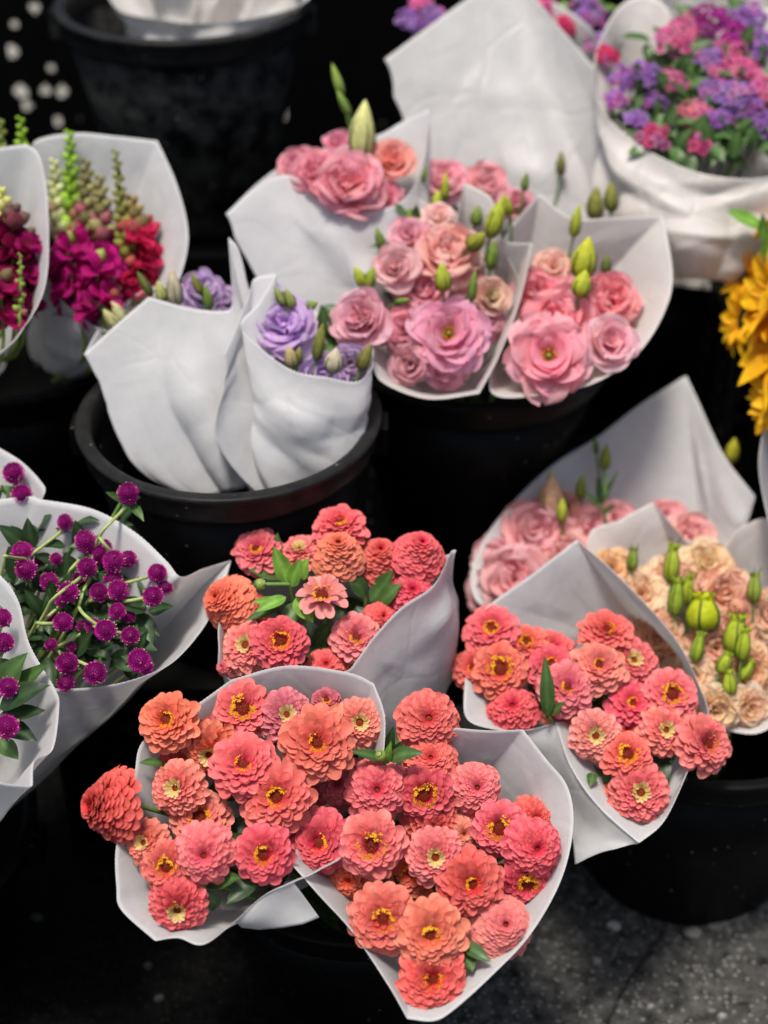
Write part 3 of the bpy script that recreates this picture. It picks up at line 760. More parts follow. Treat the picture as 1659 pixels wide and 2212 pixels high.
nA, nB, nC, nD = (-.085, 1.20, .245, 0), (.03, 1.19, .24, 0), (-.03, 1.32, .25, 0), (.35, 1.41, .295, 0)
GW = 'white paper wraps round the bouquets'
wrap([(310,1600),(400,1540),(500,1468),(500,1468),(620,1438),(750,1452),(808,1476),(808,1476),(832,1560),(815,1700,.02),(760,1830,.01),(690,1880,0),(636,1905),(570,1935),(510,1988),(510,1988),(440,2040),(385,2026),(335,2032),(335,2032),(262,1965),(252,1915),(250,1835),(270,1740),(290,1670)],
     PA, nA, 'white paper wrap with serrated edge round the left front zinnia bouquet', 11, belly=.03, flare=.035, pleat=.002, wob=.002, N=420, serr=.0004, group=GW)
wrap([(628,1865,-.012),(628,1865,-.012),(690,1935,-.01),(762,2015),(840,2130),(880,2200),(880,2200),(935,2205),(975,2185),(1060,2110),(1145,2020),(1212,1900),(1238,1785),(1226,1700),(1180,1640),(1130,1576),(1130,1576),(1060,1578),(985,1572),(985,1572),(900,1600,.03),(800,1650,.035),(720,1720,.03),(660,1800,.02)],
     PB, nB, 'white paper wrap round the right front zinnia bouquet, reaching the bottom of the picture', 12, belly=.03, flare=.035, pleat=.002, wob=.002, N=420, serr=.0004, group=GW)
wrap([(478,1330),(472,1400),(480,1455,.02),(560,1490,.04),(680,1482,.04),(758,1444,-.01),(758,1444,-.01),(812,1372,-.03),(868,1312,-.035),(938,1262,-.025),(975,1190),(986,1188),(986,1188),(960,1200,.02),(880,1215,.04),(760,1215,.05),(640,1225,.05),(540,1260,.04)],
     PC, nC, 'creased white paper wrap of the back zinnia bouquet, folded open at its right', 13, belly=.36, pleat=.006, N=360, serr=.0003, group=GW, crease=.008)
wrap([(1002,1500),(1010,1555),(1070,1576),(1135,1578),(1200,1561),(1200,1561),(1232,1655),(1292,1742),(1380,1822),(1380,1822),(1436,1772),(1488,1662),(1530,1560),(1510,1480),(1452,1370),(1335,1243),(1246,1166),(1246,1166),(1150,1240),(1042,1322),(1015,1400,.02)],
     PD, nD, 'white paper wrap with a tall pointed back round the right hand zinnia bouquet', 14, belly=.03, flare=.035, pleat=.002, wob=.002, N=420, serr=.0004, group=GW)
dw = [o for o in S.objects if o.get('label', '').startswith('white paper wrap with a tall pointed back')][0]
lipA = [(1136,1580,.004),(1200,1564,.004),(1232,1657,.004),(1292,1744,.004),(1340,1788,.004),(1379,1823,.004)]
lipB = [(1140,1640,.05),(1180,1690,.06),(1222,1760,.06),(1238,1820,.06),(1242,1868,.05),(1300,1838,.02)]
def line3(L_, n, pl=PD):
    Q = np.array([at(x, y, pl(x, y) + o) for x, y, o in L_]); u = np.linspace(0, len(L_) - 1, n)
    return np.stack([np.interp(u, range(len(L_)), Q[:, k]) for k in range(3)], 1)
la, lb_ = line3(lipA, 50), line3(lipB, 50); tt = np.linspace(0, 1, 24)[:, None, None]
sh = MB(); SHP = la[None] * (1 - tt) + lb_[None] * tt
SHP = SHP + (.006 * np.sin(np.pi * tt) * np.sin(3 * tt + np.linspace(0, 5, 50)[None, :, None])) * -VF
sh.grid(SHP, (1, 1, 1)); so = sh.build('outer_sheet', M_PAPER); so.parent = dw
md = so.modifiers.new('thickness', 'SOLIDIFY'); md.thickness = .0004
aw = [o for o in S.objects if o.get('label', '').startswith('white paper wrap with serrated edge')][0]
la, lb_ = line3([(508,1990,.003),(540,1962,.003),(572,1935,.003),(604,1919,.003),(634,1906,.003)], 40, PA), line3([(522,2003,.02),(560,2008,.03),(610,2004,.035),(655,1996,.035),(690,1982,.035)], 40, PA)
tt = np.linspace(0, 1, 16)[:, None, None]; sh = MB(); SHP = la[None] * (1 - tt) + lb_[None] * tt
sh.grid(SHP + (.004 * np.sin(np.pi * tt) * np.sin(np.linspace(0, 6, 40)[None, :, None])) * -VF, (1, 1, 1)); so = sh.build('outer_sheet', M_PAPER); so.parent = aw
md = so.modifiers.new('thickness', 'SOLIDIFY'); md.thickness = .0004
wrap([(-90,1130),(-30,1085),(70,1072),(86,1078),(200,1100),(292,1150),(360,1212),(392,1246),(440,1228,.05),(500,1210,.07),(500,1210,.07),(478,1280,.07),(442,1352,.05),(385,1420,.01),(333,1452),(240,1480),(125,1488),(40,1470),(-90,1420)],
     PG, (-.55, 1.24, .22, 0), 'long white paper wrap round the widest globe amaranth bunch', 15, belly=.06, flare=.035, pleat=.004, wob=.003, N=360, serr=.0003, group=GW)
wrap([(-80,1190),(0,1243),(40,1300),(64,1392),(120,1490),(128,1525),(114,1618),(75,1642),(70,1698),(70,1698),(0,1690),(-100,1660),(-160,1420)],
     PG2, (-.56, 1.16, .22, 0), 'white paper wrap with a folded torn corner, low at the left edge', 16, belly=.03, flare=.035, pleat=.004, wob=.002, N=320, serr=.0004, group=GW)
wrap([(-90,920),(0,968),(50,1000),(92,1045),(98,1060),(86,1080),(40,1100),(-90,1110),(-140,1000)],
     PG3, (-.60, 1.30, .23, 0), 'small white paper wrap above the wide globe amaranth wrap, at the left edge', 17, belly=.2, pleat=.004, N=260, serr=.0004, group=GW)
wrap([(487,462),(487,462),(540,416),(590,383),(635,381),(690,414),(745,452),(800,455),(852,443),(892,408),(918,340),(927,235),(927,235),(870,262,.02),(815,292,.03),(700,320,.05),(590,370,.05)],
     PW4, (-.02, 1.74, .60, 0), 'white paper wrap with square left corner round the pink and peach lisianthus at the back', 18, belly=.18, pleat=.003, crease=.006, N=320, group=GW)
wrap([(802,790),(832,830),(925,862),(1035,850),(1035,850),(1082,760),(1126,640),(1150,526),(1150,526),(1085,514),(1062,430),(1004,395),(1004,395),(975,480,.02),(900,425,.03),(880,425,.03),(830,520,.02),(785,640,.02),(770,720,.01)],
     PW5, (.09, 1.76, .575, 0), 'white paper wrap round the pale pink lisianthus in the middle', 19, belly=.04, flare=.035, pleat=.003, wob=.002, N=320, group=GW, mat=M_CREAM)
wrap([(1090,520),(1165,418),(1165,418),(1235,470),(1330,469),(1433,467),(1433,467),(1453,590),(1436,672),(1380,762),(1292,824),(1190,850),(1062,848),(1085,720),(1120,610)],
     PW6, (.18, 1.78, .575, 0), 'cream paper wrap with square back corner round the coral pink lisianthus', 20, belly=.04, flare=.035, pleat=.002, wob=.002, N=320, group=GW, mat=M_CREAM)
wrap([(182,765),(182,765),(250,702),(320,641),(320,641),(400,663),(470,672),(500,660),(494,512),(494,512),(516,540),(533,620,.01),(520,700,.01),(505,745,.03),(440,640,.08),(330,620,.09),(230,690,.06)],
     PW7, (498, 1062, 1.87), 'smooth white paper wrap with a tall spike, left half of the lavender pair', 21, belly=.40, pleat=.004, N=320, group=GW, nr=.03, crease=.006)
wrap([(484,765),(505,720),(540,630),(552,600),(598,590),(598,590),(560,652),(520,702),(562,752),(632,800),(705,815),(772,824),(806,790),(806,790),(800,740,.06),(720,690,.09),(620,660,.09),(540,690,.05)],
     PW8, (625, 1092, 1.85), 'white paper wrap sagging over the bucket rim, right half of the lavender pair', 22, belly=.33, pleat=.003, N=320, group=GW, nr=.03, crease=.006)
wrap([(-130,420),(-60,330),(0,319),(70,317),(96,380),(105,500),(97,620),(56,702),(0,758),(-130,780),(-190,600)],
     PS2, (-.56, 1.72, .56, 0), 'white paper wrap round the dark magenta snapdragons cut by the left edge', 23, belly=.06, flare=.03, pleat=.003, wob=.002, N=280, group=GW)
wrap([(72,330),(80,302),(160,287),(250,294),(340,304),(340,304),(381,395),(405,488),(400,560),(370,640),(320,692),(232,714),(160,672),(108,605),(78,460)],
     PS3, (-.43, 1.76, .565, 0), 'white paper wrap with notched right corner round the magenta and red snapdragons', 24, belly=.06, flare=.03, pleat=.003, wob=.002, N=300, group=GW)
wrap([(830,128),(830,128),(920,62),(1005,0),(1060,-30),(1125,-34),(1205,55),(1288,150),(1288,150),(1275,60,.06),(1150,-10,.10),(1000,20,.10),(900,80,.06)],
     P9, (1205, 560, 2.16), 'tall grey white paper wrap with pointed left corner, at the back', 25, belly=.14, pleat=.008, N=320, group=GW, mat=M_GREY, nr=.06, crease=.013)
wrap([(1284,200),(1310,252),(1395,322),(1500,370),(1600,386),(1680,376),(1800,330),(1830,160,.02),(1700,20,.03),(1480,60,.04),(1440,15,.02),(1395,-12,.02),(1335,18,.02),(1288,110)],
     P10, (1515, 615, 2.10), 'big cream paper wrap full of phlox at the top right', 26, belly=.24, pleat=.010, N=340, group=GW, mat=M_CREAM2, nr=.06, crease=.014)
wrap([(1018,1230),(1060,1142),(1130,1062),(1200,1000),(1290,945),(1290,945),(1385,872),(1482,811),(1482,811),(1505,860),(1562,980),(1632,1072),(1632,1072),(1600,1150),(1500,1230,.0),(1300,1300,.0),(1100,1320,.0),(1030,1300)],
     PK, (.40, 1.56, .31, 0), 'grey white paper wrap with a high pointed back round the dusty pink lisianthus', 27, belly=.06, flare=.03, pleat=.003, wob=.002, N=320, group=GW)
wrap([(1270,1162),(1340,1122),(1410,1084),(1410,1084),(1480,1166),(1480,1166),(1560,1180),(1600,1140),(1665,1122),(1730,1200),(1740,1420),(1665,1570),(1570,1578),(1500,1540),(1400,1460,.02),(1300,1320,.03)],
     PP, (.44, 1.48, .30, 0), 'white paper wrap with a folded flat corner round the peach lisianthus', 28, belly=.08, flare=.03, pleat=.004, wob=.002, N=320, group=GW, mat=M_CREAM)
wrap([(1640,1000),(1668,880),(1720,850),(1800,1000),(1760,1180),(1680,1180)], tilt_plane(1.90, 1650, 1050), (.62, 1.62, .3, 0), 'sliver of white paper wrap at the right edge behind the peach lisianthus', 29, N=200, group=GW)
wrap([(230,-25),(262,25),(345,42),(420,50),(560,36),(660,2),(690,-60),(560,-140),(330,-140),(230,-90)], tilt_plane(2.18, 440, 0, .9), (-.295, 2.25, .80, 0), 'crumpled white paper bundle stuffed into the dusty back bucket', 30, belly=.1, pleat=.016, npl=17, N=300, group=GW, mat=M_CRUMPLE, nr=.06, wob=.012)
wrap([(1428,25),(1475,58),(1560,72),(1640,66),(1740,40),(1760,-120),(1600,-170),(1440,-110)], tilt_plane(2.22, 1560, 0, .7), (.60, 2.30, .7, 0), 'bright white paper wrap behind the phlox in the top right corner', 31, pleat=.012, npl=13, N=260, group=GW, mat=M_CRUMPLE)

# ================================================================== zinnias
rA, rB, rC, rD = np.array([-.05, 1.25, .03]), np.array([.0, 1.24, .03]), np.array([-.03, 1.28, .03]), np.array([.38, 1.42, .03])
GA, GB, GC, GD = 'zinnias in the left front wrap', 'zinnias in the right front wrap', 'zinnias in the back wrap', 'zinnias in the right hand wrap'
Z = [
# left front bouquet
('A',362,1558,63,'L','orange',-.15,.30,-.02,'orange coral zinnia sticking out over the top left of its wrap'),
('A',445,1565,34,'B','red',0,.2,.03,'small red zinnia half hidden beside the big orange one'),
('A',525,1532,61,'Y','pinkcoral',.05,.28,0,'pink coral zinnia with gold florets against the white paper back'),
('A',618,1546,58,'P','mauve',.15,.28,0,'mauve pink zinnia with cream pointed centre'),
('A',705,1515,32,'L','dusty',.1,.5,.02,'dark dusty pink zinnia peeping out at the paper back'),
('A',775,1562,56,'P','pale',.15,.2,.015,'pale salmon zinnia with a cream centre beside the paper edge'),
('A',686,1606,79,'L','coral',.05,.28,-.02,'largest coral zinnia with scattered gold florets'),
('A',455,1622,62,'P','peach',-.1,-.30,.01,'pale orange zinnia nodding behind two pink ones'),
('A',527,1655,72,'L','pinkcoral',0,.40,-.02,'ragged pink coral zinnia with loose raised petals and gold florets'),
('A',384,1702,60,'P','salmon',-.25,.15,-.01,'salmon zinnia with cream inner petals beside the paper'),
('A',598,1722,74,'Y','coral',.0,.2,-.01,'orange coral zinnia with a ring of gold stars round a dark eye'),
('A',432,1768,62,'Y','salmon',0,.45,.015,'coral zinnia with dusky gold centre tucked behind the round pink one'),
('A',441,1846,66,'D','pink',.05,.10,-.025,'round pink zinnia with very neat tight scales'),
('A',316,1820,50,'P','peach',-.40,.15,0,'orange zinnia with lime cream centre at the left paper edge'),
('A',362,1872,57,'Y','coral',-.15,.10,-.005,'coral zinnia with gold ring left of the round pink one'),
('A',385,1958,62,'P','pinkcoral',0,-.25,.005,'pink and salmon zinnia lowest in the left front wrap'),
('A',570,1846,62,'Y','hot',.02,.1,-.01,'hot red pink zinnia with a broad cluster of gold florets'),
('A',225,1740,82,'B','red',-.80,.1,-.02,'red coral zinnia seen from the side, leaning out of the wrap at far left'),
('A',727,1690,62,'D','dusty',.1,.1,.04,'dusty magenta zinnia in the shade under the largest coral one'),
('A',365,1648,38,'B','red',0,.1,.035,'red zinnia mostly covered by the salmon one with cream inner petals'),
# right front bouquet
('B',690,1820,72,'L','hot',-.1,.15,.01,'red pink zinnia with orange petal tips above the paper point'),
('B',815,1706,70,'D','pinkcoral',0,.18,0,'pink salmon double zinnia with a tiny orange eye'),
('B',917,1716,62,'Y','hot',0,-.05,.01,'coral red zinnia with a perfect gold ring round a dark eye'),
('B',925,1555,70,'D','coral',.05,.32,0,'orange coral double zinnia topmost in the right front wrap'),
('B',930,1642,60,'D','coral',0,.45,.01,'ball shaped coral zinnia below the topmost one'),
('B',1028,1702,58,'D','salmon',.1,.2,.01,'salmon coral zinnia at the right of the gold ringed red one'),
('B',803,1826,68,'Y','salmon',0,.05,-.02,'salmon zinnia with broad petals and full gold ring'),
('B',940,1786,68,'D','coral',.1,-.2,.035,'coral zinnia pressed under the gold ringed red one'),
('B',940,1850,60,'P','salmon',0,.12,-.015,'pink salmon zinnia with cream frilled centre'),
('B',890,1882,58,'L','orange',-.1,-.1,.03,'orange zinnia lying under the cream centred pink one'),
('B',1018,1910,70,'L','red',.1,.15,-.015,'red coral zinnia with thick glowing petals and orange eye'),
('B',1080,1790,58,'Y','pinkcoral',-.1,.1,.01,'pink coral zinnia with gold ring left of the hot pink double'),
('B',1156,1832,64,'D','hot',.15,.15,-.01,'hot pink double zinnia near the right paper edge'),
('B',1152,1772,54,'D','red',.25,.3,.03,'coral red zinnia showing only its rim above the hot pink double'),
('B',1136,1905,58,'Y','hot',.2,-.3,.02,'hot pink zinnia with wide petals and dark gold eye, under the double'),
('B',1086,2000,70,'B','salmon',.15,.35,.0,'dusty salmon domed zinnia beside the lower right paper'),
('B',828,1986,73,'L','coral',-.1,.1,-.01,'coral orange zinnia at the inner left of the lower paper fold'),
('B',930,2018,74,'L','peach',0,.1,-.015,'pale orange zinnia overlapping the red one at the bottom'),
('B',934,2114,71,'L','red',.05,.15,.005,'red coral zinnia at the very bottom of the bouquets'),
('B',755,1895,56,'D','orange',-.2,-.2,.03,'orange zinnia hidden under the salmon one with full gold ring'),
('B',1000,1800,44,'D','pale',.2,.1,.035,'pale coral zinnia glimpsed left of the pink gold ringed one'),
# back bouquet
('C',735,1135,56,'L','pinkcoral',0,.72,0,'pink coral zinnia at the very top of the back bouquet'),
('C',556,1190,52,'L','pinkcoral',-.2,.45,.01,'pink coral zinnia at the upper left of the back bouquet'),
('C',648,1192,46,'P','salmon',-.1,.70,.01,'pale salmon zinnia tipped up, with cream centre'),
('C',730,1188,60,'B','peach',.05,.60,-.01,'salmon orange domed zinnia in the back bouquet'),
('C',820,1200,58,'B','red',.1,.55,.02,'red orange zinnia behind the domes of the back bouquet'),
('C',908,1186,60,'B','hot',.15,.58,0,'rosy red domed zinnia at the right of the back bouquet'),
('C',482,1296,63,'B','orange',-.50,.30,-.01,'orange pink domed zinnia facing left out of the back bouquet'),
('C',696,1288,52,'S','pale',0,.62,-.03,'pale pink single zinnia standing on its bare stem'),
('C',606,1388,60,'Y','hot',.1,.35,-.02,'hot pink zinnia with red eye low in the back bouquet'),
('C',534,1396,57,'P','salmon',-.25,.30,0,'salmon zinnia with creamy centre left of the hot pink one'),
('C',487,1440,28,'B','pink',-.5,.1,.02,'pink zinnia edge showing at the lower left of the back bouquet'),
('C',770,1378,52,'L','salmon',.05,.30,0,'salmon pink zinnia beside the folded paper of the back bouquet'),
('C',890,1282,56,'D','hot',.1,.55,.02,'rosy zinnia cut off by the folded paper lip'),
('C',705,1440,50,'D','pinkcoral',0,.45,.02,'pink coral zinnia half sunk behind the front paper'),
('C',825,1335,40,'B','red',.2,.3,.02,'red zinnia squeezed against the inner fold of the back wrap'),
('C',545,1312,38,'B','red',0,.3,.04,'dark red zinnia in the shade under the green leaves'),
# right hand bouquet
('D',1062,1362,58,'Y','pinkcoral',-.1,.50,0,'pink coral zinnia with gold centre, upper left of the right bouquet'),
('D',1025,1445,50,'L','coral',-.25,.30,.015,'coral zinnia partly behind the flat gold ringed one'),
('D',1080,1447,58,'Y','coral',0,.2,-.01,'flat coral zinnia with a round gold ring'),
('D',1137,1390,46,'Y','coral',0,.65,.01,'coral zinnia tipped up to show a wide gold centre'),
('D',1195,1402,48,'L','pinkcoral',.1,.65,.02,'small coral zinnia in the middle of the right bouquet'),
('D',1190,1438,52,'L','hot',0,.55,0,'hot pink zinnia with ragged petals in the right bouquet'),
('D',1225,1486,57,'L','pink',.0,.30,-.015,'rose pink zinnia next to the upright leaf'),
('D',1310,1365,58,'L','coral',.05,.70,0,'coral zinnia tilted up against the tall paper back'),
('D',1294,1440,58,'L','salmon',-.05,.40,-.01,'salmon zinnia with raised petals and bright gold tuft'),
('D',1366,1430,55,'P','pinkcoral',.1,.40,.01,'pink zinnia with a cream and gold centre'),
('D',1107,1530,58,'D','hot',-.1,.45,0,'deep pink double zinnia at the left lip of the right wrap'),
('D',1212,1545,40,'L','coral',.1,.2,.02,'coral zinnia sunk behind the right wrap lip'),
('D',1450,1502,58,'Y','pink',.1,.35,0,'pink salmon zinnia with big gold tufts by the paper edge'),
('D',1365,1522,52,'L','hot',.05,.45,.01,'rosy zinnia facing up in the middle of the right bouquet'),
('D',1352,1575,38,'D','red',.1,.1,.025,'coral red zinnia wedged behind two salmon ones'),
('D',1436,1578,54,'P','salmon',.05,.25,0,'salmon zinnia with a big red eye and cream ring'),
('D',1286,1590,54,'P','pale',-.05,.15,-.01,'pale salmon zinnia with dark red eye over the paper lip'),
('D',1354,1632,52,'Y','coral',.05,.40,-.01,'coral zinnia with a full gold centre low in the right bouquet'),
('D',1525,1606,62,'L','salmon',.40,.15,-.01,'salmon zinnia leaning out past the right paper edge'),
('D',1382,1712,63,'P','pinkcoral',.0,.20,.0,'salmon pink zinnia lowest in the right wrap'),
('D',1312,1732,36,'D','coral',-.2,.1,.025,'coral zinnia behind the lowest one in the right wrap'),
]
ZP = {'A': (PA, rA, GA), 'B': (PB, rB, GB), 'C': (PC, rC, GC), 'D': (PD, rD, GD)}
rz = random.Random(5); zs = []
for i, (b, px, py, rp, kd, colr, nx, ny, off, lab) in enumerate(Z):
    pl, rt, gr = ZP[b]
    root = rt + np.array([rz.uniform(-.02, .02), rz.uniform(-.02, .02), 0])
    zs.append(zinnia(px, py, rp, pl(px, py) + off, kd, colr, nx, ny, root, lab, gr, 100 + i, leaves=3 if off < .02 else 0))

def sprig(name, label, root, leaves, pl, seed, group=None, bud=None, cat='leafy stem'):
    """a leafy side shoot: stem, and leaves given by their pixel base, pixel tip, depth offsets and width in pixels"""
    rng = np.random.default_rng(seed); e = thing(name, label, cat, root, group)
    top = at(*leaves[0][0], pl(*leaves[0][0]) + leaves[0][2])
    sb = MB(); sb.tube(bez(top, top + (root - top) * .2 - VF * -.02, root + (top - root) * .4, root, 12), .0022, STEMG, 6)
    if bud:
        bp = at(bud[0], bud[1], pl(bud[0], bud[1]) + leaves[0][2] - .01); sb.tube([bp, top], .0022, STEMG, 6)
    sb.build('stem', M_STEM, e)
    for b_, t_, o_, w_, c_ in leaves:
        d = pl(*b_) + o_; lb = MB()
        leaf_blade(lb, at(*b_, d + .012), at(*t_, d - .006), w_ / FPX * d, unit(-VF * .75 + VU * .5), rng.uniform(-.06, .10), rng, c_ * rng.uniform(.85, 1.15), 10)
        lb.build('leaf', M_LEAF, e)
    if bud:
        r_ = bud[2] / FPX * pl(bud[0], bud[1]); n = unit(bp - top); bb = MB()
        bb.lathe([(.35 * r_, -.9 * r_), (.9 * r_, -.5 * r_), (r_, 0), (.8 * r_, .55 * r_), (.35 * r_, .85 * r_), (.01 * r_, .9 * r_)], bp, n, lin(150, 170, 80), 12)
        fr = frame(n)
        for k in range(4):
            petal_ring(bb, bp, fr, rng, 10, r_ * (1.0 - .12 * k), r_ * (-.7 + .38 * k), r_ * .5, r_ * .55, 80, 120, cb=lin(130, 158, 70), ct=lin(96, 120, 60), nu=2, nv=3, ph=k * .3)
        bb.build('bud', M_LEAF, e)
    return e
sprig('zinnia_sprig', 'bright green leafy zinnia shoot with a round bud in the back bouquet', rC, [
    ((625,1262),(590,1180),-.02,42,LEAFB),((630,1268),(650,1205),-.03,34,LEAFB),((618,1290),(552,1322),-.03,30,LEAFB),((640,1290),(676,1345),-.03,42,LEAFB),
    ((622,1240),(535,1232),.01,46,LEAFM),((612,1300),(545,1300),-.02,28,LEAFB),((600,1310),(530,1340),-.02,26,LEAFM),((640,1300),(620,1360),-.01,40,LEAFM),((598,1220),(600,1150),.02,34,LEAFM),((650,1250),(668,1205),-.01,36,LEAFB)], PC, 71, bud=(561,1262,13))
sprig('zinnia_sprig', 'leaves filling the hollow right of the pale single zinnia', rC, [
    ((790,1290),(740,1230),.02,40,LEAFM),((800,1300),(850,1230),.03,44,LEAFM),((770,1310),(800,1380),.02,40,LEAFD),((820,1310),(870,1260),.02,40,LEAFM),((740,1320),(700,1390),.03,46,LEAFD),((680,1400),(720,1340),.03,40,LEAFM),((760,1260),(780,1210),.02,36,LEAFM),((660,1340),(690,1420),.03,46,LEAFD),((640,1420),(700,1400),.03,40,LEAFD)], PC, 72)
sprig('zinnia_sprig', 'green zinnia shoot with a small bud between the two front bouquets', rB, [
    ((830,1640),(755,1622),-.02,26,LEAFM),((840,1640),(915,1626),-.025,38,LEAFM),((835,1650),(845,1600),-.02,20,LEAFB),((838,1630),(850,1568),0,26,LEAFD),((850,1640),(870,1600),0,26,LEAFD),((835,1655),(880,1690),.02,34,LEAFD)], PB, 73, bud=(822,1632,13))
sprig('zinnia_sprig', 'tall narrow upright leaf standing in front of the right bouquet', rD, [
    ((1182,1548),(1176,1415),-.02,34,LEAFM),((1190,1545),(1222,1515),-.02,22,LEAFM),((1170,1540),(1140,1500),.01,30,LEAFD),((1150,1500),(1165,1440),.01,30,LEAFD)], PD, 74)
sprig('zinnia_sprig', 'broad dark leaves under the neat round pink zinnia', rA, [
    ((440,1905),(522,1895),.0,46,LEAFM),((560,1890),(488,1955),.005,46,LEAFD),((470,1960),(440,1920),.02,40,LEAFD),((540,1760),(500,1830),.03,50,LEAFD),((560,1910),(600,1880),.02,40,LEAFD),((470,1850),(530,1800),.04,50,LEAFD)], PA, 75)
sprig('zinnia_sprig', 'leaf tip reaching past the left paper edge under the orange zinnia', rA, [
    ((352,1650),(300,1648),-.005,22,LEAFM),((420,1600),(400,1570),.03,30,LEAFD),((570,1640),(600,1600),.03,34,LEAFD)], PA, 76)
sprig('zinnia_sprig', 'dark green leaves at the bottom right of the front bouquets', rB, [
    ((1000,2040),(1060,2078),-.005,34,LEAFM),((1005,2050),(1020,2100),.0,36,LEAFM),((985,2060),(1000,2115),.01,36,LEAFD),((1040,1860),(1005,1880),.0,20,LEAFM),((990,1990),(1020,2040),.02,36,LEAFD),((1100,1950),(1130,1960),.03,34,LEAFD),((880,1940),(850,1890),.04,40,LEAFD)], PB, 77)
sprig('zinnia_sprig', 'dark leaves in the left hollow of the right bouquet', rD, [
    ((1050,1510),(1000,1500),.02,34,LEAFD),((1060,1530),(1020,1560),.015,34,LEAFD),((1045,1490),(1060,1440),.03,40,LEAFD),((1020,1480),(1010,1540),.03,34,LEAFD),((1290,1520),(1250,1550),.03,44,LEAFD),((1310,1500),(1340,1470),.03,44,LEAFD),((1265,1650),(1290,1700),.02,40,LEAFM),((1290,1660),(1320,1700),.02,34,LEAFM),((1420,1640),(1440,1690),.02,44,LEAFD),((1390,1640),(1450,1640),.03,44,LEAFD),((1280,1670),(1275,1700),.0,24,LEAFM)], PD, 78)

# ================================================================== globe amaranths
GG = 'globe amaranths in the wide wrap at the left'
rG = np.array([-.565, 1.24, .19])
G = [(141,1128,17,.1,.4,0,'globe amaranth on a thick stem at the top of the wide bunch'),(277,1067,23,.1,.6,-.02,'globe amaranth on a long stray stem above the wrap'),
(186,1170,23,.0,.5,0,'upper globe amaranth below the topmost one'),(212,1198,21,.1,.4,.01,'globe amaranth touching two neighbours near the top of the bunch'),(246,1213,24,.2,.4,0,'large globe amaranth in the upper right cluster'),
(277,1208,18,.3,.3,.01,'globe amaranth at the right end of the upper cluster'),(188,1226,23,.1,.3,-.015,'globe amaranth under the curved stem in the middle'),(339,1238,20,.4,.2,0,'globe amaranth highest at the right paper side'),
(330,1288,21,.3,.1,-.01,'globe amaranth lower of the pair at the right paper side'),(357,1270,17,.5,.1,.01,'small globe amaranth nearest the right paper side'),(50,1194,23,-.3,.4,0,'globe amaranth under the arching stem at the left'),
(57,1231,24,-.2,.2,-.01,'big globe amaranth at the left of the bunch'),(122,1208,14,0,.4,.01,'small globe amaranth in the upper left'),(88,1210,13,-.1,.4,.02,'small globe amaranth beside the arching stem'),
(107,1257,19,-.1,.3,.01,'globe amaranth over the crossing stems at the left'),(148,1279,21,0,.2,-.01,'globe amaranth in the centre left of the bunch'),(214,1280,19,.1,.2,0,'globe amaranth in the middle facing down right'),
(244,1256,20,.2,.4,.015,'globe amaranth behind the middle pair'),(256,1276,21,.2,.2,0,'globe amaranth front of the middle pair'),(132,1299,13,0,.3,.0,'half open small globe amaranth in a green collar'),
(137,1344,20,-.1,.1,-.01,'globe amaranth hanging at the left centre'),(200,1352,17,0,.1,.01,'globe amaranth behind the large low one'),(228,1362,24,.1,.15,-.015,'large globe amaranth low in the middle'),
(253,1321,19,.2,.2,0,'globe amaranth above the large low one'),(278,1331,15,.2,.2,.02,'small globe amaranth in shade at the right'),(281,1373,20,.3,0,0,'globe amaranth at the lower right stem'),
(110,1392,14,-.2,0,.01,'small globe amaranth at the lower left'),(145,1432,23,0,.05,-.01,'globe amaranth above the wrap lip at the left'),(205,1453,23,.3,-.2,-.015,'globe amaranth resting right on the wrap lip'),
(143,1475,20,0,-.2,.0,'globe amaranth dipping behind the wrap lip'),(300,1426,23,.3,-.1,.01,'globe amaranth lowest at the right behind the lip'),(178,1352,13,0,.2,.02,'tiny globe amaranth between the crossing stems'),
(155,1397,11,0,0,.02,'tiny globe amaranth under the long stem'),(110,1331,13,-.1,.1,.02,'tiny globe amaranth in the leaves at the left'),(315,1440,17,.3,-.2,.02,'shaded globe amaranth against the lower right paper'),
(228,1180,15,.2,.4,.02,'shaded globe amaranth behind the top cluster'),(170,1250,13,0,.3,.02,'little globe amaranth deep in the middle leaves')]
curves = {141:(60,1210,1.67),186:(150,1240,1.66),50:(10,1200,1.60),148:(70,1370,1.66),188:(110,1300,1.62),137:(80,1345,1.63),228:(170,1310,1.64),281:(200,1350,1.63),330:(260,1300,1.66),277:(215,1160,1.66),205:(120,1400,1.65),145:(120,1420,1.67),339:(270,1260,1.66),200:(120,1400,1.64),256:(190,1300,1.66)}
for i, (px, py, rp, nx, ny, off, lab) in enumerate(G):
    globe(px, py, rp, PG(px, py) + off, nx, ny, rG + np.array([rz.uniform(-.03, .03), rz.uniform(-.03, .03), 0]), 'magenta ' + lab, GG, 300 + i, curves.get(px))
for i, (px, py, rp, lab) in enumerate([(30,1022,22,'upper of the two globe amaranths in the small top left wrap'),(48,1070,22,'lower of the two globe amaranths in the small top left wrap'),(-20,1050,20,'globe amaranth cut by the left edge in the small wrap')]):
    globe(px, py, rp, PG3(px, py) - .01, .1, .3, np.array([-.61, 1.3, .2]), lab, 'globe amaranths in the small wrap', 350 + i)
for i, (px, py, rp, lab) in enumerate([(5,1335,19,'highest globe amaranth in the low left wrap'),(9,1388,22,'second highest globe amaranth in the low left wrap'),(18,1485,23,'globe amaranth lying on broad leaves in the low left wrap'),(15,1570,24,'lowest globe amaranth in the low left wrap')]):
    globe(px, py, rp, PG2(px, py) - .015, .15, .15, np.array([-.575, 1.17, .19]), lab, 'globe amaranths in the low left wrap', 360 + i)
rg = random.Random(9)
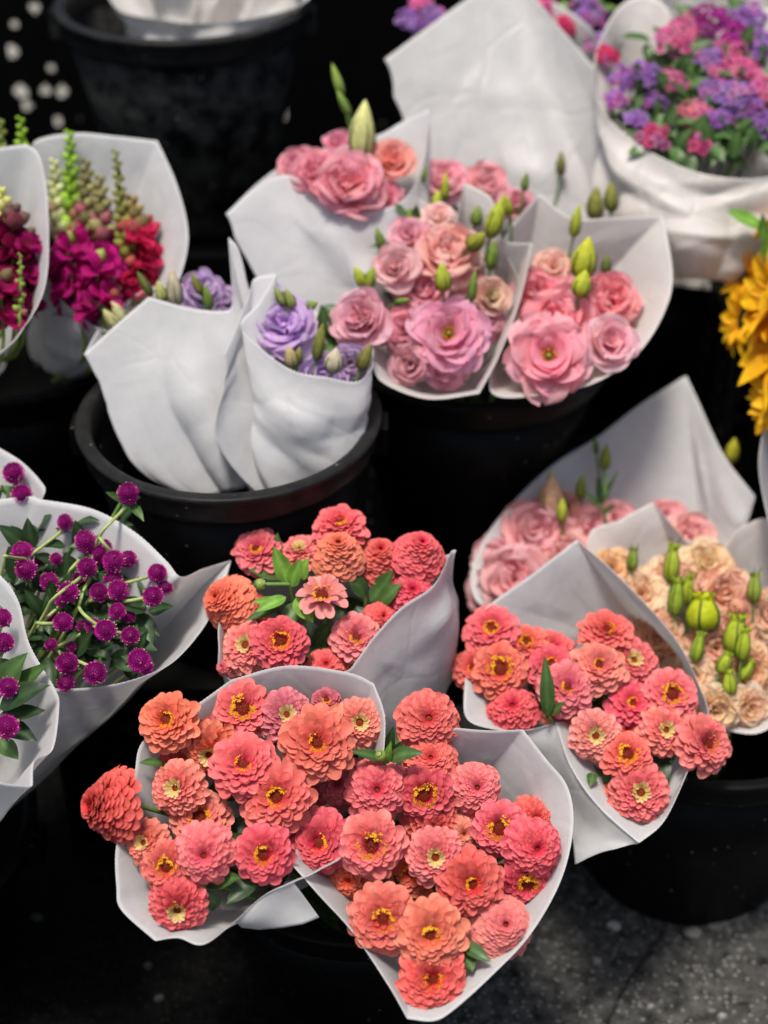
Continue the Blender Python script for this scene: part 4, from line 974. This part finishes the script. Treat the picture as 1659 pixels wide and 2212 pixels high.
def leafy_mass(label, pl, root, pts, off, seed, size, col, group):
    lv = []
    for x, y in pts:
        a = rg.uniform(0, 6.28); s = size * rg.uniform(.8, 1.25)
        lv.append(((x, y), (x + math.cos(a) * s, y + math.sin(a) * s), off + rg.uniform(-.012, .012), s * rg.uniform(.45, .6), col * rg.uniform(.7, 1.25)))
    return sprig('leafy_stem', label, root, lv, pl, seed, group)
def scatter(x0, x1, y0, y1, n):
    return [(rg.uniform(x0, x1), rg.uniform(y0, y1)) for _ in range(n)]
GL = 'leafy stems between the globe amaranths'
leafy_mass('leafy green stem in the upper part of the wide globe amaranth bunch', PG, rG, scatter(50, 290, 1120, 1240, 26), .022, 81, 60, LEAFD*1.2, GL)
leafy_mass('leafy green stem in the middle of the wide globe amaranth bunch', PG, rG, scatter(20, 325, 1220, 1340, 56), .025, 82, 62, LEAFD*1.2, GL)
leafy_mass('leafy green stem in the lower part of the wide globe amaranth bunch', PG, rG, scatter(45, 300, 1320, 1440, 56), .03, 83, 62, LEAFD*1.2, GL)
leafy_mass('pair of small leaves on the stray stem above the wrap', PG, rG, [(262, 1085), (285, 1090)], -.01, 84, 40, LEAFM, GL)
leafy_mass('green leaves with the two globe amaranths in the small wrap', PG3, np.array([-.61, 1.3, .2]), [(5, 1050), (20, 1070), (0, 1090), (40, 1050)], .0, 85, 44, LEAFM, GL)
sprig('leafy_stem', 'cluster of broad dark leaves in the low left wrap', np.array([-.575, 1.17, .19]), [((0,1500),(60,1410),0,64,LEAFM),((10,1510),(104,1432),.005,52,LEAFM),((0,1530),(110,1480),-.005,58,LEAFD),((0,1545),(100,1535),0,40,LEAFD),((0,1560),(80,1600),.01,46,LEAFD),((-10,1460),(30,1430),.01,50,LEAFD),((0,1600),(40,1640),.01,40,LEAFM)], PG2, 86, GL)
# ================================================================== lisianthus
PK1, PK2, PK3 = (228,120,158), (238,160,186), (246,196,208)
def lis(pl, root, group, rows, seed):
    for i, (px, py, rp, kd, ci, co, nx, ny, off, lab) in enumerate(rows):
        lisianthus(px, py, rp, pl(px, py) + off, kd, ci, co, nx, ny, root + np.array([rz.uniform(-.02, .02), rz.uniform(-.02, .02), 0]), lab, group, seed + i)
def buds(pl, root, group, rows, seed, kind='lisi'):
    for i, (px, py, w_, h_, tl, col, off, lab) in enumerate(rows):
        flower_bud(px, py, w_, h_, pl(px, py) + off, tl, col, root, lab, group, seed + i, kind)
YG, OLV, CRM, GRN = (178,188,62), (140,140,66), (200,188,158), (120,146,62)
r4, r5, r6 = np.array([.06, 1.78, .33]), np.array([.11, 1.79, .33]), np.array([.16, 1.80, .33])
lis(PW4, r4, 'lisianthus in the square cornered back wrap', [
 (755,395,74,'rose',(232,112,140),(242,160,176),0,.25,-.02,'full pink lisianthus rose in the square cornered back wrap'),
 (686,372,56,'rose',(226,104,140),(234,130,160),-.1,.4,.0,'deep pink lisianthus left of the full pink rose'),
 (735,312,40,'cup',(220,100,150),(232,130,170),0,.5,.02,'magenta pink lisianthus behind the tall pale bud'),
 (846,348,52,'cup',(244,132,100),(246,168,140),.2,.35,.0,'peach orange lisianthus by the pointed paper'),
 (638,358,40,'rose',(222,110,140),(232,140,165),-.2,.3,.01,'pink lisianthus low behind the paper lip at left'),
 (826,425,40,'rose',(222,104,146),(230,130,165),.1,.1,.01,'rosy lisianthus under the peach orange one'),
 (760,440,40,'rose',(228,84,124),(238,120,150),0,.0,.02,'vivid pink lisianthus just above the paper lip')], 400)
buds(PW4, r4, 'lisianthus buds', [(783,282,62,130,6,(214,214,140),-.04,'tall pale yellow lisianthus bud at the top of the back wrap'),
 (728,172,22,72,-18,(160,184,84),-.03,'slim green bud at the top of the stray stem'),(742,222,20,60,-30,(140,170,80),-.03,'slim green bud below the one on the stray stem')], 420)
lis(PW5, r5, 'lisianthus in the middle wrap', [
 (882,507,45,'cup',(226,150,172),(240,182,196),-.1,.4,0,'small pale pink lisianthus at the upper left of the middle wrap'),
 (968,545,70,'rose',(240,176,158),(246,200,184),.05,.45,0,'wide peach pink lisianthus in the middle wrap'),
 (855,578,56,'cup',(216,170,172),(240,196,194),-.1,.30,-.01,'blush cup lisianthus at the left of the middle wrap'),
 (915,625,56,'rose',(226,120,150),(236,150,172),0,.3,.02,'pink lisianthus under the blush cup'),
 (780,687,68,'cup',(214,130,150),(238,180,196),-.35,.15,-.02,'two tone pink lisianthus facing left out of the middle wrap'),
 (970,717,76,'open',(226,110,160),(238,158,194),.0,.18,-.025,'open orchid pink lisianthus with yellow heart in the middle wrap'),
 (872,712,48,'rose',(226,120,150),(234,146,170),-.2,.1,.02,'pink lisianthus between the two tone one and the open one'),
 (888,788,46,'cup',(180,96,112),(214,146,156),-.2,-.1,.01,'dusty rose lisianthus at the bottom left of the middle wrap'),
 (962,792,46,'rose',(214,104,142),(228,140,170),.1,-.1,.015,'rose pink lisianthus at the bottom of the middle wrap'),
 (1062,640,46,'cup',(190,178,90),(232,190,160),.3,.2,.0,'greenish cream lisianthus at the right of the middle wrap'),
 (1052,692,42,'rose',(206,120,140),(224,150,164),.3,.1,.02,'dusty pink lisianthus right of the open orchid one'),
 (945,468,36,'rose',(240,196,184),(246,216,206),0,.5,.02,'cream pink lisianthus at the top of the middle wrap'),
 (960,388,50,'rose',(226,130,152),(240,170,182),0,.45,.07,'pink lisianthus standing behind the middle wrap'),
 (1052,392,46,'rose',(226,126,142),(240,166,172),.1,.4,.08,'coral pink lisianthus behind the small white paper tips'),
 (1115,440,38,'rose',(222,130,156),(234,160,176),.2,.4,.06,'pink lisianthus between the two right paper points'),
 (1010,600,40,'rose',(232,150,150),(240,186,176),.2,.2,.02,'salmon pink lisianthus under the wide peach one')], 440)
buds(PW5, r5, 'lisianthus buds', [(962,402,20,60,2,YG,.03,'slim yellow green bud before the pink flower behind the middle wrap'),(944,432,26,44,10,YG,.03,'short yellow green bud low in front of the pink flower'),
 (914,380,16,50,25,GRN,.02,'thin green bud on a slanting stem at the back'),(1072,470,42,90,18,YG,-.04,'fat yellow green bud in the middle of the pink flowers'),(1030,520,40,50,50,(150,150,50),-.03,'olive bud leaning right beside the fat one'),
 (1095,440,22,50,-20,YG,-.02,'yellow bud tip right of the fat bud'),(776,597,26,50,-22,YG,-.02,'left of the twin yellow green buds beside the white paper'),(800,600,30,52,20,(150,166,60),-.015,'right of the twin yellow green buds beside the white paper'),
 (956,598,38,64,-5,YG,-.05,'round yellow green bud over the pale pink flowers'),(1022,616,22,70,8,GRN,-.04,'slim green bud above the open orchid flower'),(1064,550,28,66,8,GRN,-.02,'green bud close to the right paper edge'),
 (1030,466,28,44,12,GRN,.02,'dark green bud before the small white paper tip'),(884,470,20,44,5,GRN,.0,'green bud at the left edge above the small pale flower'),(820,515,22,50,-15,GRN,.0,'green bud above the blush cup'),(870,650,16,34,80,GRN,-.04,'tiny green bud lying across the pink flowers'),(1135,392,18,40,10,GRN,.02,'small green bud between the right paper points'),(1212,352,22,52,0,(128,128,70),.12,'olive bud before the tall grey paper')], 460)
lis(PW6, r6, 'lisianthus in the cream wrap', [
 (1186,766,82,'open',(236,120,148),(244,166,180),-.05,.12,-.03,'largest pink lisianthus with yellow heart, spilling over the cream wrap'),
 (1206,690,72,'rose',(238,106,130),(244,146,160),0,.35,0,'coral pink ruffled lisianthus above the largest one'),
 (1316,742,64,'cup',(244,168,184),(248,204,210),.2,.15,-.01,'pale pink lisianthus at the right of the cream wrap'),
 (1324,648,60,'rose',(232,92,108),(242,140,150),.25,.3,.01,'coral red lisianthus against the cream paper'),
 (1160,630,52,'rose',(234,94,128),(240,130,150),-.2,.3,.02,'strong pink lisianthus at the left of the cream wrap'),
 (1194,575,42,'rose',(242,190,160),(246,214,190),0,.45,.02,'peach cream lisianthus at the top of the cream wrap'),
 (1250,640,50,'rose',(236,116,136),(244,150,160),.1,.35,.02,'pink lisianthus under the fat yellow bud')], 480)
buds(PW6, r6, 'lisianthus buds', [(1263,556,58,92,10,(192,196,60),-.05,'fattest yellow green bud before the cream paper'),(1258,612,46,60,12,(184,192,60),-.045,'lower yellow green bud below the fattest one'),
 (1245,476,26,70,8,YG,-.02,'slim bud rising over the cream paper'),(1310,570,24,40,5,(110,120,60),-.01,'small green bud right of the fattest one'),(1286,438,40,72,2,OLV,.04,'left of the two olive buds behind the cream wrap'),(1320,425,34,66,-4,OLV,.04,'right of the two olive buds behind the cream wrap')], 500)
r8 = at(622, 1080, 1.87); r7 = at(498, 1060, 1.88)
lis(PW8, r8, 'lavender lisianthus', [
 (612,700,70,'rose',(184,146,218),(210,182,236),0,.35,.02,'large lavender lisianthus with white tinged ruffles'),
 (568,655,44,'rose',(176,140,210),(200,170,226),-.1,.4,.05,'lavender lisianthus behind the large one'),
 (700,812,48,'rose',(182,144,216),(206,176,234),.1,.05,.035,'lavender lisianthus peeping over the paper lip'),
 (604,760,44,'rose',(150,104,196),(178,142,216),0,.1,.045,'violet lisianthus under the large lavender one'),
 (756,785,40,'rose',(120,80,150),(160,120,190),.2,.1,.04,'dark violet lisianthus at the right of the lavender wrap')], 520)
lis(PW7, r7, 'lavender lisianthus', [(438,628,46,'rose',(150,118,186),(180,152,208),0,.4,.05,'lavender lisianthus in the wrap with the tall spike'),(486,652,34,'rose',(140,104,176),(170,140,200),.1,.3,.06,'small lavender lisianthus beside the paper spike')], 530)
buds(PW8, r8, 'lisianthus buds', [(690,738,28,84,12,OLV,.0,'slim olive bud in the lavender bouquet'),(722,778,44,56,12,CRM,-.01,'plump cream bud at the right of the lavender bouquet'),(628,770,32,48,-10,(178,160,112),.0,'tan bud over the paper lip'),
 (604,640,22,48,-30,(150,160,84),.0,'left of two green buds above the lavender flower'),(626,645,22,48,-20,(160,166,90),.0,'right of two green buds above the lavender flower'),(645,768,20,40,8,OLV,.01,'little olive bud between the tan and cream buds'),
 (672,660,24,34,70,(130,156,70),.02,'green bud lying on a slanting stem beside the middle wrap'),(790,770,34,64,22,(130,124,66),.01,'brown green bud below the two tone pink flower')], 540)
buds(PW7, r7, 'lisianthus buds', [(376,620,36,84,-4,CRM,.0,'tall dusty cream bud before the snapdragons'),(347,630,28,50,-14,(178,180,110),.01,'shorter yellow cream bud beside the tall dusty one'),(240,690,30,56,-36,(190,186,130),.03,'lower pale bud at the left paper corner'),
 (256,674,30,56,-32,(196,192,140),.03,'upper pale bud at the left paper corner'),(222,668,16,40,-50,GRN,.03,'thin green bud at the left paper corner'),(424,612,20,54,-24,OLV,.01,'olive green bud before the lavender flower'),(312,612,22,60,-30,(110,120,60),.02,'dark green bud leaning over the red snapdragons'),(448,640,20,56,-10,GRN,.01,'green bud in the middle of the lavender flower')], 560)
leafy_mass('leaves between the lavender and the pink lisianthus', PW8, r8, scatter(660, 760, 650, 780, 10), .065, 87, 60, LEAFM, 'lisianthus leaves')
leafy_mass('leaves at the left side of the middle wrap', PW5, r5, scatter(810, 900, 420, 540, 10), .02, 88, 44, LEAFM, 'lisianthus leaves')
leafy_mass('leaves low in the shade of the middle wrap', PW5, r5, scatter(820, 1050, 560, 790, 14), .05, 89, 60, LEAFD, 'lisianthus leaves')
rK = np.array([.40, 1.50, .04])
lis(PK, rK, 'dusty pink lisianthus in the high backed wrap', [
 (1072,1200,52,'rose',(230,150,160),(242,188,190),-.3,.35,.01,'small blush lisianthus left of the big blush one'),
 (1165,1300,46,'rose',(226,140,150),(240,176,178),-.1,.1,.02,'dusty pink lisianthus low beside the zinnia paper edge'),
 (1330,1120,44,'rose',(234,150,156),(244,186,184),.1,.5,.02,'pale pink lisianthus beside the thin branching stem'),
 (1160,1150,74,'rose',(224,140,150),(238,172,176),-.1,.4,0,'dusty pink lisianthus at the upper left of the high backed wrap'),
 (1112,1250,72,'rose',(226,150,158),(240,186,186),-.15,.3,-.02,'big blush pink lisianthus low at the left of the high backed wrap'),
 (1215,1205,66,'rose',(232,160,156),(242,194,186),.05,.35,0,'shell pink lisianthus beside the tall zinnia paper'),
 (1060,1275,52,'rose',(216,136,150),(230,164,170),-.35,.1,.01,'dusty pink lisianthus at the lowest left paper edge'),
 (1275,1140,54,'rose',(230,150,150),(240,180,174),.1,.45,.01,'pink lisianthus behind the folded flat paper'),
 (1225,1100,44,'cup',(226,160,130),(236,184,160),0,.5,.01,'peach cup lisianthus below the cream bud'),
 (1490,1160,54,'rose',(236,160,150),(244,190,178),.2,.4,.02,'pink lisianthus right of the folded flat paper'),
 (1440,1120,44,'rose',(226,130,140),(238,160,164),.1,.45,.04,'pink lisianthus hidden behind the folded flat paper')], 580)
buds(PK, rK, 'lisianthus buds', [(1192,1074,62,100,-4,(224,178,138),-.02,'fat peach bud with green tip before the grey paper'),(1214,1102,26,56,2,YG,-.04,'yellow green bud in front of the fat peach one'),(1256,1050,24,56,2,(140,156,60),-.02,'green bud right of the fat peach one'),
 (1308,986,24,60,3,(160,170,60),-.02,'highest slim bud before the grey paper'),(1287,962,14,40,-6,GRN,-.02,'tiny green bud tip on the thin stem'),(1190,1034,18,40,-6,YG,-.02,'pale green bud tip above the fat peach one')], 600)
sprig('leafy_stem', 'thin branching green stem before the grey paper', rK, [((1300,1090),(1290,1030),-.03,22,LEAFD),((1302,1080),(1336,1015),-.03,10,LEAFM),((1295,1100),(1262,1060),-.03,16,LEAFM),((1300,1110),(1330,1090),-.03,14,LEAFM),((1305,1090),(1308,1010),-.03,8,STEMG)], PK, 90, 'lisianthus leaves')
rP = np.array([.43, 1.46, .04])
P1, P2, P3 = (255,208,164), (255,228,200), (254,196,172)
lis(PP, rP, 'peach lisianthus', [
 (1320,1228,48,'frill',(238,190,130),(246,212,160),-.1,.4,-.005,'golden peach frilled lisianthus beside the zinnia paper point'),
 (1385,1285,58,'frill',P1,P2,-.1,.3,-.01,'peach frilled lisianthus under the dark tipped bud'),
 (1528,1218,62,'frill',(244,214,160),(248,230,196),.05,.45,-.01,'cream frilled lisianthus topmost in the peach bunch'),
 (1562,1282,72,'frill',(240,170,146),(246,200,176),.1,.3,-.01,'rosy peach frilled lisianthus in the middle right'),
 (1450,1245,52,'frill',P3,P2,0,.35,-.005,'pinkish peach frilled lisianthus behind the big green buds'),
 (1420,1375,54,'frill',(232,160,124),(242,190,154),-.1,.15,-.005,'shaded peach lisianthus along the curved zinnia paper'),
 (1545,1400,60,'frill',P3,(244,190,160),.05,.1,.005,'peach lisianthus under the fat yellow bud'),
 (1590,1340,54,'frill',(236,156,130),(244,186,160),.2,.2,-.005,'deep peach lisianthus behind the fat yellow bud'),
 (1545,1535,56,'frill',P1,P2,0,-.1,-.015,'cream peach lisianthus lowest at the lip'),
 (1618,1450,58,'frill',(232,172,116),(242,200,150),.25,.0,-.005,'tan peach lisianthus at the right edge'),
 (1490,1460,52,'frill',P1,P2,-.1,0,.0,'peach lisianthus left of the lowest bud'),(1660,1330,60,'frill',P3,P2,.2,.2,.01,'peach lisianthus cut by the right edge'),(1620,1530,46,'frill',P1,P2,.2,-.1,-.005,'small cream lisianthus at the lower right lip')], 620)
GB1 = (172,188,52)
buds(PP, rP, 'fringed green buds in the peach bunch', [
 (1367,1208,34,48,4,(140,156,60),-.03,'dark tipped small bud before the folded white paper'),(1452,1218,46,80,4,(166,180,56),-.03,'tall green bud upper left in the peach bunch'),(1462,1290,46,80,6,(150,170,50),-.04,'tall green bud just below the upper left one'),
 (1487,1275,34,64,2,GB1,-.02,'green bud behind the tall left pair'),(1520,1322,84,78,0,(188,196,36),-.03,'fattest yellow green bud in the middle of the peach bunch'),(1592,1372,62,84,4,GB1,-.03,'big yellow green bud right of the middle'),
 (1606,1392,40,70,6,(168,186,48),-.05,'narrow green bud in front of the big right one'),(1508,1398,38,64,10,(160,180,56),-.03,'green bud below the fattest one'),(1565,1432,42,48,22,GB1,-.03,'stubby green bud low in the middle'),
 (1630,1270,40,62,2,(150,166,66),-.03,'lone green bud high at the right'),(1575,1476,40,56,-4,GB1,-.03,'lowest green bud near the lip'),(1612,1448,40,50,30,GB1,-.02,'leaning green bud low at the right'),(1402,1302,26,40,0,(110,130,60),.0,'small dark bud by the zinnia paper edge')], 640, 'fringe')

# ================================================================== snapdragons
rS3, rS2 = np.array([-.43, 1.77, .54]), np.array([-.565, 1.735, .575])
MG, RD, WN, GRB, BRB, CRB = (182,26,116), (204,40,88), (140,14,72), (170,186,84), (150,142,92), (206,210,150)
for i, (tp, bs, off, cl, sp, lab, wd) in enumerate([
 ((150,288),(165,600),.0,((150,190,60),MG),.62,'snapdragon with a bright lime green tip',44),
 ((118,350),(130,640),.01,(CRB,WN),.5,'snapdragon with cream green buds at the left of its wrap',44),
 ((186,350),(190,640),-.005,(BRB,MG),.5,'snapdragon spike with brownish buds behind the lime tipped one',48),
 ((215,385),(235,650),-.01,(BRB,(170,30,110)),.45,'brown budded snapdragon in the middle of its wrap',50),
 ((250,328),(285,640),-.02,((140,140,66),RD),.72,'tall slender olive snapdragon spike at the right',36),
 ((285,430),(300,640),.0,((150,130,80),RD),.3,'red snapdragon beside the olive spike',56),
 ((318,470),(318,650),.015,((186,90,90),RD),.15,'red pink snapdragon closest to the right paper',46),
 ((140,520),(175,680),-.03,((150,160,80),MG),.1,'deep magenta snapdragon with wide open florets low in front',74),
 ((205,560),(225,690),-.035,((150,160,80),MG),.1,'magenta snapdragon at the front lip of its wrap',66),
 ((240,600),(252,690),-.03,((128,140,66),RD),.55,'short green tipped snapdragon near the front lip',36),
 ((160,480),(162,600),-.03,((140,150,70),MG),.95,'thin green budded spike in front of the magenta florets',24)]):
    snapdragon(tp, (bs[0], bs[1] + (50 if bs[1] < 655 else 12)), PS3(*tp) * .5 + PS3(*bs) * .5 + off + .012, cl, sp, rS3 + np.array([rz.uniform(-.015, .015), rz.uniform(-.015, .015), 0]), lab, 700 + i, wd)
for i, (tp, bs, off, cl, sp, lab, wd) in enumerate([
 ((45,258),(55,520),.05,((150,190,60),MG),.9,'bright green snapdragon tip rising behind the left edge wrap',40),
 ((2,262),(-5,500),.05,((140,150,80),WN),.9,'dull green snapdragon tip in the upper left corner of the wraps',40),
 ((2,410),(15,640),.0,((220,220,130),WN),.35,'snapdragon with pale yellow buds at the left edge',50),
 ((30,450),(32,690),.0,((120,90,80),(128,8,60)),.2,'dark wine snapdragon in the left edge wrap',62),
 ((62,500),(55,690),.01,((120,90,80),(150,14,90)),.1,'wine magenta snapdragon by the inner paper side',46),
 ((44,550),(42,690),-.03,((140,160,70),MG),.95,'thin green spike before the wine snapdragons',22),
 ((5,600),(8,720),-.01,((140,120,80),(150,14,80)),.1,'wine red snapdragon at the lower left lip',60)]):
    snapdragon(tp, (bs[0], bs[1] + 5), PS2(*tp) * .5 + PS2(*bs) * .5 + off + .015, cl, sp, rS2 + np.array([rz.uniform(-.015, .015), rz.uniform(-.015, .015), 0]), lab, 720 + i, wd)

# ================================================================== phlox
PNK, PUR, MGP, RSE = ((236,132,180),(200,40,100)), ((178,132,208),(134,44,140)), ((176,50,150),(140,20,110)), ((222,70,120),(170,20,70))
r10 = np.array([.43, 2.15, .33])
PH = [(1455,88,46,PNK,'pale pink phlox at the upper left'),(1530,40,44,MGP,'bright magenta purple phlox at the top'),(1312,118,26,RSE,'small crimson phlox at the left paper edge'),(1345,172,36,PUR,'violet phlox at the left'),
 (1452,172,44,((240,150,190),(214,60,120)),'large pale pink phlox left of centre'),(1503,244,38,((246,150,180),(226,60,110)),'candy pink phlox in the centre'),(1602,212,52,PUR,'broad violet phlox right of centre'),(1545,195,38,PUR,'violet phlox between the pink centre and the right'),
 (1412,296,36,((222,90,140),(150,20,60)),'pink phlox with crimson eyes at the lower left'),(1516,308,34,((222,90,150),(150,20,60)),'pink phlox with dark eyes at the lower middle'),(1580,108,44,PNK,'pink phlox in the upper middle'),(1612,150,40,PNK,'pink phlox above the broad violet one'),
 (1535,128,36,PUR,'lilac phlox in the middle'),(1645,92,44,PUR,'lilac phlox at the right edge'),(1620,38,46,PUR,'purple phlox in the top right'),(1585,70,40,MGP,'magenta phlox under the top purple ones'),(1392,155,34,PUR,'lilac phlox beside the large pale pink one'),
 (1655,190,40,PNK,'pink phlox at the right edge'),(1480,60,36,PNK,'pink phlox next to the magenta one at the top'),(1420,215,28,PUR,'small lilac phlox under the large pale pink one'),(1556,150,30,PNK,'small pink phlox between the lilac ones'),(1330,215,28,PUR,'small violet phlox near the left paper'),(1650,260,36,PUR,'violet phlox low at the right edge'),(1375,255,24,PUR,'tiny violet phlox among the leaves at the left'),(1560,255,26,PUR,'small lilac phlox beneath the broad violet one')]
for i, (px, py, rp, cl, lab) in enumerate(PH):
    phlox(px, py, rp, P10(px, py) + rz.uniform(-.012, .012), cl, r10 + np.array([rz.uniform(-.03, .03), rz.uniform(-.03, .03), 0]), lab + ' of the cream wrap', 800 + i, leaves=4 if px > 1400 and py < 290 else 0)
leafy_mass('upper leaves among the phlox', P10, r10, scatter(1370, 1640, 80, 220, 44), .004, 91, 52, LEAFM, 'phlox leaves')
leafy_mass('lower leaves among the phlox', P10, r10, scatter(1400, 1655, 200, 345, 76), .004, 92, 56, LEAFM * 1.1, 'phlox leaves')
for i, (px, py, rp, cl, off, lab) in enumerate([(888,44,34,PUR,.08,'purple phlox left of the tall grey wrap'),(940,36,28,PUR,.08,'violet phlox beside the tall grey wrap edge'),(908,6,28,PNK,.09,'pink phlox at the top left of the tall grey wrap'),(1180,14,36,PNK,.10,'pink phlox right of the tall grey wrap top'),(1270,26,44,PUR,.09,'lilac phlox in the gap between the two tall wraps'),(1290,92,30,PUR,.08,'violet phlox low in the gap between the two tall wraps'),(1225,55,28,RSE,.09,'crimson phlox in the gap between the two tall wraps')]):
    phlox(px, py, rp, P9(px, py) + off, cl, r10, lab, 840 + i, 'phlox heads in the tall grey wrap', 0)
leafy_mass('leaves in the gap between the two tall wraps', P9, r10, scatter(1200, 1290, -20, 50, 10), .10, 93, 50, LEAFB * .7, 'phlox leaves')

# ================================================================== sunflowers
rF = np.array([.66, 1.85, .33])
for i, (px, py, rp, d, nx, ny, lab) in enumerate([(1682,645,130,1.93,-.95,.26,'golden sunflower facing left at the right edge'),(1700,745,155,1.90,-.96,.1,'lowest golden sunflower with long drooping petals'),(1612,690,84,2.0,-.95,.1,'shaded sunflower behind the other sunflowers'),(1662,478,62,2.02,-.75,.6,'topmost sunflower next to the cream wrap'),(1715,860,110,1.92,-.6,.1,'sunflower mostly outside the right edge'),(1612,600,70,2.03,-.95,.2,'small shaded sunflower under the cream wrap')]):
    sunflower(px, py, rp, d, nx, ny, rF + np.array([0, rz.uniform(-.02, .02), 0]), lab, 900 + i)
leafy_mass('pale green sunflower leaves at the right edge', tilt_plane(1.97, 1640, 520), rF, [(1645, 490), (1650, 520), (1655, 560)], 0, 94, 70, LEAFB * .75, 'sunflower leaves')
flower_bud(1583, 972, 34, 56, 2.03, 5, (180, 176, 50), np.array([.56, 1.69, .1]), 'yellow green bud in the dark gap left of the right edge', 'lisianthus buds', 910)

# ================================================================== bits on the ground
def chip(px, py, s, col, label, seed):
    rng = np.random.default_rng(seed); dr = at(px, py, 1.0) - CAM; p = CAM + dr * (CAM[2] / -dr[2]); m = MB()
    k = 9; an = np.linspace(0, 2 * np.pi, k, endpoint=False); r = s * rng.uniform(.6, 1.1, k)
    Q = np.stack([np.stack([p[0] + r * f * np.cos(an), p[1] + r * f * .7 * np.sin(an), np.full(k, z)], 1) for f, z in ((1, .0005), (1, .004), (.7, .007), (.02, .008))])
    m.grid(Q, col, True); o = m.build('stone_chip', M_CHIP, None, False); o['label'] = label; o['category'] = 'stone chip'; o['group'] = 'stone chips on the asphalt'
for i, (px, py, s, c_, lab) in enumerate([(1326,2002,.011,.40,'pale blocky stone chip on the asphalt between the front and right buckets'),(1545,1998,.020,.14,'broad flat grey stone patch right on the asphalt by the bucket'),(1590,1978,.024,.13,'largest grey flat stone against the right bucket foot'),(1500,2018,.014,.2,'grey stone chip at the end of the flat patch'),
  (1405,2180,.006,.25,'pale stone chip near the bottom of the picture'),(1560,2200,.008,.25,'long white chip in the bottom right corner'),(1290,2080,.006,.28,'small pale chip left of the asphalt crack'),(320,2090,.007,.05,'dull chip on the ground darkened as shade'),(345,2160,.007,.06,'small chip at the bottom of the ground darkened as shade'),(80,1985,.010,.05,'faint chip at the left of the ground darkened as shade')]):
    chip(px, py, s, np.array([c_, c_ * .96, c_ * .86]), lab, 950 + i)
for o in S.objects:
    if '_o' in o: del o['_o']
